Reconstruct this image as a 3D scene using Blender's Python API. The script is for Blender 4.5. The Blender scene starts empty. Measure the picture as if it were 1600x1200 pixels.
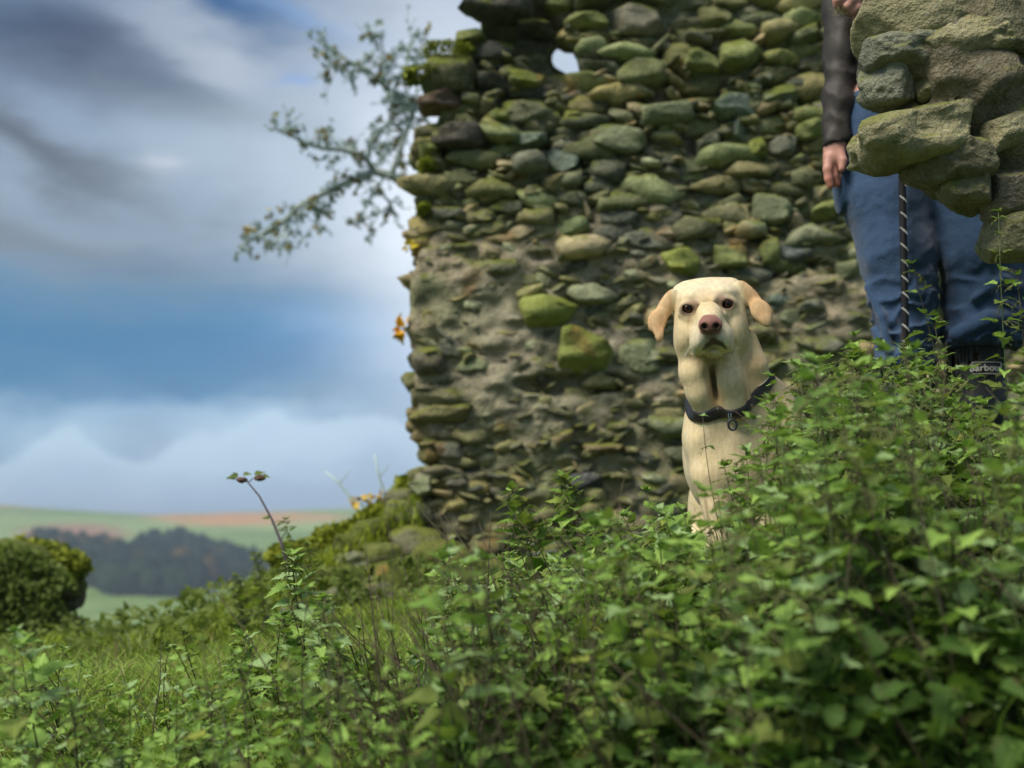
import bpy, math, random
import numpy as np
from mathutils import Vector, Matrix, Euler
random.seed(7); RNG = np.random.default_rng(7)
scene = bpy.context.scene
COL = scene.collection
PI = math.pi
# ------------------------------------------------------------------ camera
PITCH = math.radians(7.05); FPX = 1778.0
cam_d = bpy.data.cameras.new('camera'); cam = bpy.data.objects.new('camera', cam_d); COL.objects.link(cam)
cam_d.sensor_width = 36.0; cam_d.lens = 40.0; cam_d.clip_start = 0.05; cam_d.clip_end = 12000
cam.location = (0, 0, 0); cam.rotation_euler = (math.radians(90) + PITCH, 0, 0)
cam_d.dof.use_dof = True; cam_d.dof.focus_distance = 2.28; cam_d.dof.aperture_fstop = 2.5
scene.camera = cam
# ------------------------------------------------------------------ sun and sky
SUN_EL, SUN_AZ = math.radians(52), math.radians(-128)      # azimuth from +Y, negative = left; sun is behind-left of the camera
sd = bpy.data.lights.new('sun', 'SUN'); sd.energy = 4.0; sd.angle = math.radians(32); sd.color = (1.0, .94, .80)
sun = bpy.data.objects.new('sun', sd); COL.objects.link(sun)
sdir = Vector((math.sin(SUN_AZ) * math.cos(SUN_EL), math.cos(SUN_AZ) * math.cos(SUN_EL), math.sin(SUN_EL)))
sun.rotation_euler = sdir.to_track_quat('Z', 'Y').to_euler()
scene.view_settings.view_transform = 'Standard'; scene.view_settings.look = 'None'
scene.view_settings.exposure = 0.2; scene.view_settings.gamma = 1.0; scene.view_settings.use_curve_mapping = False
scene.render.engine = 'CYCLES'
try:
    scene.cycles.use_denoising = True; scene.cycles.max_bounces = 6; scene.cycles.transparent_max_bounces = 6
    scene.cycles.diffuse_bounces = 3; scene.cycles.glossy_bounces = 2; scene.cycles.transmission_bounces = 3
    scene.cycles.volume_bounces = 0
except Exception: pass

class NT:
    """small helper round a node tree"""
    def __init__(s, nt): s.nt = nt; nt.nodes.clear()
    def n(s, t, **k):
        nd = s.nt.nodes.new(t)
        for a, v in k.items(): setattr(nd, a, v)
        return nd
    def l(s, a, b): s.nt.links.new(a, b)
    def set(s, sock, v):
        if isinstance(v, bpy.types.NodeSocket): s.l(v, sock)
        else: sock.default_value = v
    def m(s, op, a, b=None, c=None, clamp=False):
        nd = s.n('ShaderNodeMath', operation=op, use_clamp=clamp)
        s.set(nd.inputs[0], a)
        if b is not None: s.set(nd.inputs[1], b)
        if c is not None: s.set(nd.inputs[2], c)
        return nd.outputs[0]
    def mix(s, f, a, b, mode='MIX'):
        nd = s.n('ShaderNodeMix', data_type='RGBA', blend_type=mode)
        s.set(nd.inputs[0], f)
        s.set(nd.inputs[6], (*a, 1) if isinstance(a, tuple) and len(a) == 3 else a)
        s.set(nd.inputs[7], (*b, 1) if isinstance(b, tuple) and len(b) == 3 else b)
        return nd.outputs[2]
    def noise(s, vec, scale, detail=4, rough=.55, dist=0.):
        nd = s.n('ShaderNodeTexNoise'); nd.inputs['Scale'].default_value = scale
        nd.inputs['Detail'].default_value = detail; nd.inputs['Roughness'].default_value = rough
        nd.inputs['Distortion'].default_value = dist
        if vec is not None: s.l(vec, nd.inputs['Vector'])
        return nd.outputs['Fac']
    def ramp(s, f, pts, interp='LINEAR'):
        nd = s.n('ShaderNodeValToRGB'); cr = nd.color_ramp; cr.interpolation = interp
        while len(cr.elements) > 1: cr.elements.remove(cr.elements[-1])
        for i, (p, c) in enumerate(pts):
            e = cr.elements[0] if i == 0 else cr.elements.new(p)
            e.position = p; e.color = (*c, 1) if len(c) == 3 else c
        s.set(nd.inputs[0], f); return nd.outputs[0]
    def rng(s, v, a, b, c=0., d=1., smooth=False):
        nd = s.n('ShaderNodeMapRange', clamp=True, interpolation_type='SMOOTHSTEP' if smooth else 'LINEAR')
        s.set(nd.inputs[0], v)
        for i, x in enumerate((a, b, c, d)): nd.inputs[i + 1].default_value = x
        return nd.outputs[0]
    def bump(s, h, strength=.5, dist=.01):
        nd = s.n('ShaderNodeBump'); nd.inputs['Strength'].default_value = strength; nd.inputs['Distance'].default_value = dist
        s.l(h, nd.inputs['Height']); return nd.outputs[0]

def lin(*c):  # picture 0-255 -> linear
    return tuple(((x / 255 + .055) / 1.055) ** 2.4 if x > 10 else x / 255 / 12.92 for x in c)

world = bpy.data.worlds.new('World'); scene.world = world; world.use_nodes = True
w = NT(world.node_tree)
tc = w.n('ShaderNodeTexCoord'); d0 = tc.outputs['Generated']
mp = w.n('ShaderNodeMapping'); w.l(d0, mp.inputs[0]); mp.inputs['Scale'].default_value = (1., 1., 2.6)
wn = w.n('ShaderNodeTexNoise'); w.l(mp.outputs[0], wn.inputs['Vector']); wn.inputs['Scale'].default_value = 7; wn.inputs['Detail'].default_value = 5; wn.inputs['Roughness'].default_value = .55
wsep = w.n('ShaderNodeSeparateColor'); w.l(wn.outputs['Color'], wsep.inputs[0])
sp = w.n('ShaderNodeSeparateXYZ'); w.l(d0, sp.inputs[0])
el0 = sp.outputs[2]
ax0 = w.m('ARCTAN2', sp.outputs[0], sp.outputs[1])
el = w.m('ADD', el0, w.m('MULTIPLY', w.m('SUBTRACT', wsep.outputs[0], .5), .085))
ax = w.m('ADD', ax0, w.m('MULTIPLY', w.m('SUBTRACT', wsep.outputs[1], .5), .11))
nb = w.noise(mp.outputs[0], 3.1, 6, .6)
def E(py): return (820 - py) / 1860 * .955
def A(px): return (px - 800) / 1790
base = w.ramp(el, [(0., lin(150, 185, 220)), (E(770), lin(138, 172, 208)), (E(730), lin(92, 136, 180)), (E(690), lin(108, 150, 190)),
                   (E(655), lin(120, 160, 198)), (E(615), lin(58, 122, 166)), (E(520), lin(56, 118, 160)), (E(440), lin(92, 132, 164)),
                   (E(360), lin(140, 158, 176)), (E(250), lin(146, 164, 184)), (E(150), lin(132, 152, 176)), (E(60), lin(104, 126, 152)),
                   (.5, lin(128, 144, 170)), (.7, lin(168, 178, 192)), (1., lin(185, 190, 198))])  # unseen upper sky brightened to light the scene
c = base
c = w.mix(w.rng(nb, .45, .70, 0, .22, True), c, lin(188, 204, 216))
c = w.mix(w.rng(w.noise(mp.outputs[0], 5.2, 5, .6), .5, .68, 0, .4, True), c, lin(84, 98, 116))
def sky_dir(px, py):
    x, u = px - 800, 600 - py; dy = math.cos(PITCH) * FPX - math.sin(PITCH) * u; dz = math.sin(PITCH) * FPX + math.cos(PITCH) * u
    return math.atan2(x, dy), dz / math.sqrt(x * x + dy * dy + dz * dz)
def blob(c, px, py, sx, sy, col, amt, tilt=0., sharp=False):
    a0, e0 = sky_dir(px, py); a = w.m('SUBTRACT', ax, a0); e = w.m('SUBTRACT', el, e0)
    if tilt: e = w.m('SUBTRACT', e, w.m('MULTIPLY', a, tilt))
    q = w.m('ADD', w.m('POWER', w.m('ABSOLUTE', w.m('DIVIDE', a, sx / 1790)), 2.), w.m('POWER', w.m('ABSOLUTE', w.m('DIVIDE', e, sy / 1860)), 2.))
    f = w.rng(q, 1.0, .55, 0, amt, True) if sharp else w.m('MULTIPLY', w.m('EXPONENT', w.m('MULTIPLY', q, -1.)), amt)
    return w.mix(f, c, lin(*col))
c = blob(c, 140, 80, 220, 50, (50, 64, 90), .95, -.18)
c = blob(c, 30, 225, 200, 32, (84, 90, 96), .85, -.3)
c = blob(c, 0, 340, 260, 40, (106, 114, 120), .6, -.2)
c = blob(c, 330, 85, 140, 38, (186, 196, 210), .75, -.3)
c = blob(c, 240, 150, 260, 30, (98, 110, 124), .6, -.12)
c = blob(c, 345, 4, 150, 24, (14, 80, 134), 1., -.25)
c = blob(c, 480, 30, 110, 26, (70, 130, 190), .6, -.3)
c = blob(c, 470, 134, 38, 11, (84, 138, 208), .8, 0)
c = blob(c, 262, 272, 36, 18, (205, 210, 220), .7, 0)
c = blob(c, 430, 250, 190, 90, (184, 202, 216), .7, -.2)
c = blob(c, 110, 705, 85, 56, (176, 206, 228), .8, 0)
c = blob(c, 320, 715, 80, 50, (184, 210, 232), .75, 0); c = blob(c, 470, 690, 150, 58, (190, 216, 238), .8, 0)
c = blob(c, 560, 545, 170, 50, (96, 160, 214), .65, -.1)
c = blob(c, 350, 560, 300, 36, (54, 116, 166), .7, 0)
c = blob(c, 680, 330, 150, 300, (236, 245, 255), 1., 0)
c = blob(c, 1250, 60, 560, 560, (226, 238, 252), .85, 0)  # bright sky patch, unseen behind the wall, added as fill light
# cumulus tops low over the hills: a lit crest that fades downwards
def bump_ax(px, sx, h): a0 = sky_dir(px, 700)[0]; return w.m('MULTIPLY', w.m('EXPONENT', w.m('MULTIPLY', w.m('POWER', w.m('ABSOLUTE', w.m('DIVIDE', w.m('SUBTRACT', ax0, a0), sx / 1790)), 2.), -1.)), h)
hgt = w.m('ADD', w.m('ADD', bump_ax(105, 62, .036), bump_ax(410, 105, .050)), w.m('ADD', bump_ax(590, 90, .050), w.m('ADD', bump_ax(285, 40, .018), E(728))))
cn = w.noise(d0, 26, 5, .6); hgt = w.m('ADD', hgt, w.m('MULTIPLY', w.m('SUBTRACT', cn, .5), .030))
dh = w.m('SUBTRACT', hgt, el0)
crest = w.m('MULTIPLY', w.rng(dh, 0, .012, 0, 1, True), w.m('EXPONENT', w.m('MULTIPLY', w.m('MAXIMUM', dh, 0.), -24.)))
c = w.mix(w.m('MULTIPLY', crest, .85), c, lin(196, 220, 238))
sky = w.n('ShaderNodeTexSky'); sky.sky_type = 'NISHITA'; sky.sun_disc = False; sky.sun_elevation = SUN_EL; sky.sun_rotation = SUN_AZ
sky.altitude = 250
# below the horizon the world is a dull green-grey (the ground sheet hides it)
bg1 = w.n('ShaderNodeBackground'); w.l(sky.outputs[0], bg1.inputs[0]); bg1.inputs[1].default_value = .1
bg2 = w.n('ShaderNodeBackground'); w.l(c, bg2.inputs[0]); bg2.inputs[1].default_value = 1.0
ms = w.n('ShaderNodeMixShader'); ms.inputs[0].default_value = .9
w.l(bg1.outputs[0], ms.inputs[1]); w.l(bg2.outputs[0], ms.inputs[2])
wo = w.n('ShaderNodeOutputWorld'); w.l(ms.outputs[0], wo.inputs[0])

# ------------------------------------------------------------------ helpers
ST, CT = math.sin(PITCH), math.cos(PITCH)
def P(px, py, d):
    """the point of the place seen at photo pixel (px, py), d metres ahead"""
    x = (px - 800); u = (600 - py)
    dy = CT * FPX - ST * u; dz = ST * FPX + CT * u
    t = d / dy
    return Vector((x * t, d, dz * t))
def PXM(d): return d / (CT * FPX)      # metres per photo pixel

def tag(o, label=None, cat=None, group=None, kind=None):
    if label: o['label'] = label
    if cat: o['category'] = cat
    if group: o['group'] = group
    if kind: o['kind'] = kind
    return o
def empty(name, loc, label, cat, group=None, rot=None):
    o = bpy.data.objects.new(name, None); COL.objects.link(o); o.location = loc; o.empty_display_size = .05
    if rot: o.rotation_euler = rot
    return tag(o, label, cat, group)
def link(name, me, parent=None, loc=None, mat=None):
    o = bpy.data.objects.new(name, me); COL.objects.link(o)
    if mat is not None and not me.materials: me.materials.append(mat)
    if parent is not None:
        o.parent = parent
    if loc is not None: o.location = loc
    return o
def mesh(name, V, F, mat=None, smooth=True, col=None, uv=None):
    """F: (n,3) or (n,4) int array or list of such arrays"""
    me = bpy.data.meshes.new(name)
    V = np.asarray(V, np.float32)
    Fs = F if isinstance(F, list) else [F]
    Fs = [np.asarray(f, np.int32) for f in Fs if len(f)]
    me.vertices.add(len(V)); me.vertices.foreach_set('co', V.ravel())
    tot = np.concatenate([f.ravel() for f in Fs]); sizes = np.concatenate([np.full(len(f), f.shape[1], np.int32) for f in Fs])
    me.loops.add(len(tot)); me.loops.foreach_set('vertex_index', tot)
    me.polygons.add(len(sizes)); st = np.zeros(len(sizes), np.int32); st[1:] = np.cumsum(sizes)[:-1]
    me.polygons.foreach_set('loop_start', st)
    try: me.polygons.foreach_set('loop_total', sizes)
    except Exception: pass
    if smooth: me.polygons.foreach_set('use_smooth', np.ones(len(sizes), bool))
    me.update(calc_edges=True)
    if col is not None:
        a = me.attributes.new('col', 'FLOAT_COLOR', 'POINT'); c4 = np.ones((len(V), 4), np.float32); c = np.asarray(col, np.float32)
        c4[:, :c.shape[1]] = c; a.data.foreach_set('color', c4.ravel())
    if uv is not None:
        u = me.uv_layers.new(name='UVMap'); u.data.foreach_set('uv', np.asarray(uv, np.float32)[tot].ravel())
    if mat is not None: me.materials.append(mat)
    return me
_PT = RNG.random(4096).astype(np.float32)
def _h(i, j, k): return _PT[(i * 73 + j * 179 + k * 283 + (i * j) % 61 + (j * k) % 97) & 4095]
def vnoise(X, Y, Z):
    xi = np.floor(X).astype(np.int32); yi = np.floor(Y).astype(np.int32); zi = np.floor(Z).astype(np.int32)
    fx = X - xi; fy = Y - yi; fz = Z - zi
    fx = fx * fx * (3 - 2 * fx); fy = fy * fy * (3 - 2 * fy); fz = fz * fz * (3 - 2 * fz)
    r = 0
    for a in (0, 1):
        wx = fx if a else 1 - fx
        for b in (0, 1):
            wy = fy if b else 1 - fy
            for c_ in (0, 1):
                wz = fz if c_ else 1 - fz
                r = r + _h(xi + a, yi + b, zi + c_) * wx * wy * wz
    return r * 2 - 1
def fbm(X, Y, Z, o=3):
    r = 0; a = 1
    for i in range(o):
        r = r + a * vnoise(X + 17.3 * i, Y + 5.1 * i, Z + 9.7 * i); X = X * 2.03; Y = Y * 2.03; Z = Z * 2.03; a *= .5
    return r
def fbm2(X, Y, o=3): return fbm(X, Y, np.zeros_like(X) + .37, o)

def surface_nets(F, xs, ys, zs):
    """isosurface F=0 of samples on the (uneven) grid xs, ys, zs -> verts, quads"""
    nx, ny, nz = F.shape; ins = F < 0
    cs = np.zeros((nx - 1, ny - 1, nz - 1), np.int8)
    for a in (0, 1):
        for b in (0, 1):
            for c_ in (0, 1): cs += ins[a:nx - 1 + a, b:ny - 1 + b, c_:nz - 1 + c_]
    mask = (cs > 0) & (cs < 8); I, J, K = np.nonzero(mask)
    idx = np.full(mask.shape, -1, np.int32); idx[I, J, K] = np.arange(len(I))
    acc = np.zeros((len(I), 3)); cnt = np.zeros(len(I))
    cor = [(0, 0, 0), (1, 0, 0), (0, 1, 0), (1, 1, 0), (0, 0, 1), (1, 0, 1), (0, 1, 1), (1, 1, 1)]
    vals = [F[I + a, J + b, K + c_] for a, b, c_ in cor]
    for p in range(8):
        for q in range(p + 1, 8):
            dd = [abs(cor[p][k] - cor[q][k]) for k in range(3)]
            if sum(dd) != 1: continue
            v0, v1 = vals[p], vals[q]; cr = (v0 < 0) != (v1 < 0)
            t = np.where(cr, v0 / np.where(cr, v0 - v1, 1), 0)
            for k in range(3): acc[:, k] += np.where(cr, cor[p][k] + t * (cor[q][k] - cor[p][k]), 0)
            cnt += cr
    acc /= cnt[:, None]
    xs, ys, zs = map(np.asarray, (xs, ys, zs))
    V = np.stack([xs[I] + acc[:, 0] * (xs[I + 1] - xs[I]), ys[J] + acc[:, 1] * (ys[J + 1] - ys[J]), zs[K] + acc[:, 2] * (zs[K + 1] - zs[K])], 1)
    Q = []
    for ax_ in range(3):
        sl0 = [slice(None)] * 3; sl1 = [slice(None)] * 3; sl0[ax_] = slice(0, -1); sl1[ax_] = slice(1, None)
        ch = ins[tuple(sl0)] != ins[tuple(sl1)]
        o1, o2 = [k for k in range(3) if k != ax_]
        trim = [slice(None)] * 3; trim[o1] = slice(1, F.shape[o1] - 1); trim[o2] = slice(1, F.shape[o2] - 1)
        g = np.zeros_like(ch); g[tuple(trim)] = ch[tuple(trim)]
        pos = np.array(np.nonzero(g)); s = ins[tuple(pos)]
        def cell(a, b):
            p = pos.copy(); p[o1] -= a; p[o2] -= b; return idx[tuple(p)]
        q = np.stack([cell(1, 1), cell(0, 1), cell(0, 0), cell(1, 0)], 1)
        flip = s if ax_ != 1 else ~s
        q[~flip] = q[~flip][:, ::-1]
        Q.append(q)
    return V, np.concatenate(Q)
# signed distances
def dot2(a): return (a * a).sum(-1)
def ell(Pt, c_, r, rz=0., rx=0.):
    p = Pt - np.asarray(c_, np.float32)
    if rz:
        cz, sz = math.cos(rz), math.sin(rz); p = np.stack([p[..., 0] * cz + p[..., 1] * sz, -p[..., 0] * sz + p[..., 1] * cz, p[..., 2]], -1)
    if rx:
        cz, sz = math.cos(rx), math.sin(rx); p = np.stack([p[..., 0], p[..., 1] * cz + p[..., 2] * sz, -p[..., 1] * sz + p[..., 2] * cz], -1)
    r = np.asarray(r, np.float32); k0 = np.sqrt(dot2(p / r)); k1 = np.sqrt(dot2(p / (r * r))) + 1e-6
    return k0 * (k0 - 1) / k1
def cone(Pt, a, b, ra, rb):
    a = np.asarray(a, np.float32); b = np.asarray(b, np.float32); ba = b - a; pa = Pt - a
    h = np.clip((pa @ ba) / (ba @ ba), 0, 1); return np.sqrt(dot2(pa - h[..., None] * ba)) - (ra + (rb - ra) * h)
def chain(Pt, pts, k=8):
    d = None
    for (a, ra), (b, rb) in zip(pts[:-1], pts[1:]):
        e = cone(Pt, a, b, ra, rb); d = e if d is None else smin(d, e, k)
    return d
def tri(Pt, a, b, c_, r):
    a, b, c_ = (np.asarray(v, np.float32) for v in (a, b, c_))
    ba = b - a; cb = c_ - b; ac = a - c_; nor = np.cross(ba, ac); pa = Pt - a; pb = Pt - b; pc = Pt - c_
    sg = np.sign(pa @ np.cross(ba, nor)) + np.sign(pb @ np.cross(cb, nor)) + np.sign(pc @ np.cross(ac, nor))
    def ed(e, p): return dot2(e * np.clip((p @ e) / (e @ e), 0, 1)[..., None] - p)
    out = np.minimum(np.minimum(ed(ba, pa), ed(cb, pb)), ed(ac, pc)); inn = (pa @ nor) ** 2 / (nor @ nor)
    return np.sqrt(np.where(sg < 2, out, inn)) - r
def smin(a, b, k): h = np.clip(.5 + .5 * (b - a) / k, 0, 1); return b + (a - b) * h - k * h * (1 - h)
def smax(a, b, k): return -smin(-a, -b, k)
def grid(xs, ys, zs): return np.stack(np.meshgrid(xs, ys, zs, indexing='ij'), -1).astype(np.float32)

def tube(pts, radii, n=6, cap=True):
    """tube along a polyline -> verts, [quads, tris]"""
    pts = [Vector(p) for p in pts]; V = []; m = len(pts)
    up = Vector((.13, .21, .97))
    for i, p in enumerate(pts):
        t = (pts[min(i + 1, m - 1)] - pts[max(i - 1, 0)]).normalized()
        a = t.cross(up);
        if a.length < .1: a = t.cross(Vector((1, 0, 0)))
        a.normalize(); b = t.cross(a)
        for k in range(n):
            q = 2 * PI * k / n; V.append(p + (a * math.cos(q) + b * math.sin(q)) * radii[i])
    Q = [(i * n + k, i * n + (k + 1) % n, (i + 1) * n + (k + 1) % n, (i + 1) * n + k) for i in range(m - 1) for k in range(n)]
    T = []
    if cap:
        V.append(pts[0]); V.append(pts[-1]); c0, c1 = len(V) - 2, len(V) - 1
        for k in range(n): T.append((c0, (k + 1) % n, k)); T.append((c1, (m - 1) * n + k, (m - 1) * n + (k + 1) % n))
    return np.array([tuple(v) for v in V]), Q, T
class MB:
    """collects shapes for ONE mesh"""
    def __init__(s): s.V = []; s.Q = []; s.T = []; s.C = []; s.n = 0
    def add(s, V, Q=(), T=(), col=None):
        V = np.asarray(V); s.V.append(V)
        if len(Q): s.Q.append(np.asarray(Q) + s.n)
        if len(T): s.T.append(np.asarray(T) + s.n)
        if col is not None: s.C.append(np.tile(np.asarray(col, np.float32), (len(V), 1)) if np.ndim(col) == 1 else col)
        s.n += len(V)
    def tube(s, pts, radii, n=6, col=None): s.add(*tube(pts, radii, n), col=col)
    def mesh(s, name, mat=None, smooth=True):
        F = []
        if s.Q: F.append(np.concatenate(s.Q))
        if s.T: F.append(np.concatenate(s.T))
        return mesh(name, np.concatenate(s.V), F, mat, smooth, np.concatenate(s.C) if s.C else None)

def mat(name): m = bpy.data.materials.new(name); m.use_nodes = True; return m, NT(m.node_tree)
def finish(t, col, rough=.8, normal=None, spec=.3, **kw):
    b = t.n('ShaderNodeBsdfPrincipled'); t.set(b.inputs['Base Color'], (*col, 1) if isinstance(col, tuple) else col)
    t.set(b.inputs['Roughness'], rough); b.inputs['Specular IOR Level'].default_value = spec
    if normal is not None: t.l(normal, b.inputs['Normal'])
    for k, v in kw.items(): t.set(b.inputs[k], v)
    o = t.n('ShaderNodeOutputMaterial'); t.l(b.outputs[0], o.inputs[0]); return b
def plain(name, col, rough=.7, spec=.3, nscale=60, namt=.25, **kw):
    m, t = mat(name); g = t.n('ShaderNodeNewGeometry').outputs['Position']; f = t.noise(g, nscale, 3)
    c_ = t.mix(f, tuple(x * (1 - namt) for x in col), tuple(min(1, x * (1 + namt)) for x in col))
    finish(t, c_, rough, t.bump(f, .3, .002), spec, **kw); return m

# ------------------------------------------------------------------ ground
def CP(px, py, d): v = P(px, py, d); return (v.x, v.y, v.z)
ctrl = np.array([(-3, .2, -.62), (0, .2, -.62), (3, .2, -.55), (-1.5, 1.2, -.6), (0, 1.2, -.6), (1.5, 1.2, -.5),
                 (-.9, 2., -.54), (0, 2., -.5), (.9, 2., -.4), (.45, 2.4, -.22), (.7, 2.8, -.1), (.9, 2.8, .03), (1.0, 2.7, .03), (1.2, 2.8, .03), (1.3, 2.9, .03), (1.05, 2.95, .03), (.55, 2.5, -.22), (.45, 2.3, -.22), (.55, 2.75, -.2), (2.4, 2.8, .05),
                 (-1., 3., -.46), (-.2, 3., -.4), (.3, 3.2, -.3), (-2.2, 2.5, -.55), (-3., 4, -.68), (-1.6, 4, -.62), (-.7, 4, -.46), (0, 4., -.27),
                 (-.3, 4.6, -.30), (0.2, 4.6, -.30), (1., 4.6, -.22), (2.2, 4.6, -.12), (3.4, 4.6, 0), (0., 4., -.36), (1, 4, -.25), (1.2, 3.4, -.15),
                 CP(628, 835, 5.2), CP(560, 872, 5.2), CP(450, 935, 5.2), CP(300, 1000, 5.3), CP(130, 1040, 5.3), CP(0, 1050, 5.4),
                 CP(600, 880, 6.5), CP(400, 990, 6.5), CP(200, 1050, 6.5), (1, 6.5, -.1), (3, 6.5, .1),
                 (-4, 6, -.8), (-3, 9, -1.4), (0, 9, -.9), (3, 9, -.6), (6, 5, .1), (-6, 3, -.8), (6, 0, -.5), (-6, -3, -.7), (6, -4, -.6), (0, -5, -.7)])
def near_h(X, Y):
    num = 0; den = 0
    for cx, cy, cz in ctrl:
        w_ = 1 / (((X - cx) ** 2 + (Y - cy) ** 2) + .02) ** 1.6; num = num + w_ * cz; den = den + w_
    return num / den
_az = np.array([-900, 0, 100, 250, 400, 540, 640, 900, 1600, 2600]); _rp = np.array([780, 786, 795, 805, 800, 794, 794, 790, 800, 790])
def far_h(X, Y):
    R = np.hypot(X, Y); az = 800 + 1790 * np.arctan2(X, Y); az = np.clip(az, -900, 2600)
    top = (820 - np.interp(az, _az, _rp)) / 1860 * 900
    pr = np.interp(R, [8, 14, 30, 60, 120, 220, 330, 600, 900, 1100, 1400], [-.9, -2., -7, -14, -24, -32, -32, -12, 0, -6, -60])
    h = pr + top * np.clip((R - 330) / 570, 0, 1) ** 1.3 * (R < 1400)
    h = h + 3.0 * fbm2(X / 90, Y / 90, 3) * np.clip((R - 60) / 300, 0, 1) * np.clip((860 - R) / 200, 0, 1)
    # a nearer spur on the left, and the blue hill far behind
    h = h + 15 * np.exp(-((az + 40) / 250) ** 2 - ((R - 215) / 55) ** 2)
    h = np.where(R > 1500, np.maximum(h, -60 + (60 + 2900 * (820 - 802) / 1860) * np.exp(-((R - 2900) / 700) ** 2) * np.exp(-((az - 300) / 130) ** 2)), h)
    return h
def gh(x, y, wob=True):
    X = np.atleast_1d(np.asarray(x, float)); Y = np.atleast_1d(np.asarray(y, float)); R = np.hypot(X, Y)
    t = np.clip((R - 8) / 5, 0, 1); t = t * t * (3 - 2 * t)
    h = near_h(X, Y) * (1 - t) + far_h(X, Y) * t
    if wob: h = h + .03 * fbm2(X * 2.2, Y * 2.2, 3) * (1 - t)
    return h
def g1(x, y): return float(gh(x, y)[0])

az = np.radians(np.unique(np.concatenate([np.linspace(-180, -36, 60), np.linspace(-36, 30, 330), np.linspace(30, 180, 60)])))[:-1]
rr = np.concatenate([[.02], np.geomspace(.25, 12, 110), np.geomspace(12.5, 250, 70), np.linspace(255, 1200, 190), np.geomspace(1215, 9000, 40)])
AZ, RR = np.meshgrid(az, rr, indexing='ij'); GX = RR * np.sin(AZ); GY = RR * np.cos(AZ); GZ = gh(GX, GY)
na, nr = AZ.shape
ii, jj = np.meshgrid(np.arange(na), np.arange(nr - 1), indexing='ij'); i2 = (ii + 1) % na
Q = np.stack([ii * nr + jj, i2 * nr + jj, i2 * nr + jj + 1, ii * nr + jj + 1], -1).reshape(-1, 4)[:, ::-1]
def mixc(a, b, f): return a + (b - a) * f[..., None]
px = 800 + 1790 * np.arctan2(GX, GY); py = 820 - 1860 * GZ / np.maximum(RR, .1)
green = np.array([.15, .23, .065]); pale = np.array([.27, .36, .14]); tan = np.array([.44, .26, .14]); rus = np.array([.34, .17, .12]); soil = np.array([.035, .05, .015])
f1 = np.clip(fbm2(GX / 120, GY / 120, 3) * .8 + .5, 0, 1)
C_ = mixc(green, pale, f1)
def reg(cx, cy, sx, sy, n=.5): return np.clip(1.25 - ((px - cx) / sx) ** 2 - ((py - cy) / sy) ** 2 + n * fbm2(GX / 45, GY / 45, 3), 0, 1)
C_ = mixc(C_, tan * np.array([1.2, 1, .8]), reg(400, 810, 150, 13) * .95); C_ = mixc(C_, rus, reg(150, 832, 80, 16) * .95); C_ = mixc(C_, tan, reg(40, 792, 160, 4) * .5)
C_ = mixc(C_, pale * 1.1, reg(520, 824, 120, 12) * .7)
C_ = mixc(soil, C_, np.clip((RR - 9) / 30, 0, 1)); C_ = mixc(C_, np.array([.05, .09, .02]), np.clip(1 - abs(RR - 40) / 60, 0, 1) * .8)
m_g, t = mat('meadow_ground'); g = t.n('ShaderNodeNewGeometry').outputs['Position']
at = t.n('ShaderNodeAttribute', attribute_name='col').outputs['Color']
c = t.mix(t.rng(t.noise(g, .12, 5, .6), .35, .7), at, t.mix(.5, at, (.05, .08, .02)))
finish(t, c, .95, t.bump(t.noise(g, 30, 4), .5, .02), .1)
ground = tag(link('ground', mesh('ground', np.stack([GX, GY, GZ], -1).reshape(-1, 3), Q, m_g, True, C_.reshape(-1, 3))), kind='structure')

# far wood: rounded broadleaf crowns and darker conifers massed on the slope
def blobby(n=7, m=5):
    V = []; 
    for j in range(m + 1):
        th = PI * j / m
        for i in range(n): ph = 2 * PI * (i + .5 * (j % 2)) / n; V.append((math.sin(th) * math.cos(ph), math.sin(th) * math.sin(ph), math.cos(th)))
    Q = [(j * n + i, (j + 1) * n + i, (j + 1) * n + (i + 1) % n, j * n + (i + 1) % n) for j in range(m) for i in range(n)]
    return np.array(V), np.array(Q)
bv, bq = blobby(9, 7)
m_w, t = mat('far_foliage'); g = t.n('ShaderNodeNewGeometry').outputs['Position']
at = t.n('ShaderNodeAttribute', attribute_name='col').outputs['Color']
nz = t.noise(g, .55, 4, .7); c = t.mix(nz, t.mix(.6, at, (.004, .01, .004)), at); finish(t, c, .95, t.bump(nz, 1., 1.2), .05)
wood = MB(); cnt = 0
while cnt < 1100:
    ppx = RNG.uniform(60, 420); R = RNG.uniform(330, 640); a = (ppx - 800) / 1790
    x, y = R * math.sin(a), R * math.cos(a); z = g1(x, y); ppy = 820 - 1860 * z / R
    top = np.interp(ppx, [60, 80, 110, 180, 215, 260, 290, 330, 380, 420], [880, 862, 856, 868, 874, 862, 860, 868, 884, 896])
    bot = np.interp(ppx, [60, 130, 200, 300, 400], [855, 895, 925, 930, 900])
    if ppy < top or ppy > bot: continue
    cnt += 1; s = RNG.uniform(2.4, 4.6)
    con = RNG.random() < .25
    nrm = 1 + .28 * fbm(bv[:, 0] * 2.4 + cnt, bv[:, 1] * 2.4, bv[:, 2] * 2.4, 2)
    V = bv * nrm[:, None] * np.array([s, s, s * (1.7 if con else 1.15)]) + np.array([x, y, z + s * .9])
    b = RNG.uniform(.6, 1.3)
    cc = np.array([.030, .055, .020]) * b if not con else np.array([.014, .03, .018]) * b
    if RNG.random() < .1: cc = np.array([.10, .065, .02]) * b
    wood.add(V, bq, col=cc)
o = link('wood', wood.mesh('wood', m_w)); tag(o, 'far-off wood of autumn trees on the hillside', kind='stuff')
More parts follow.
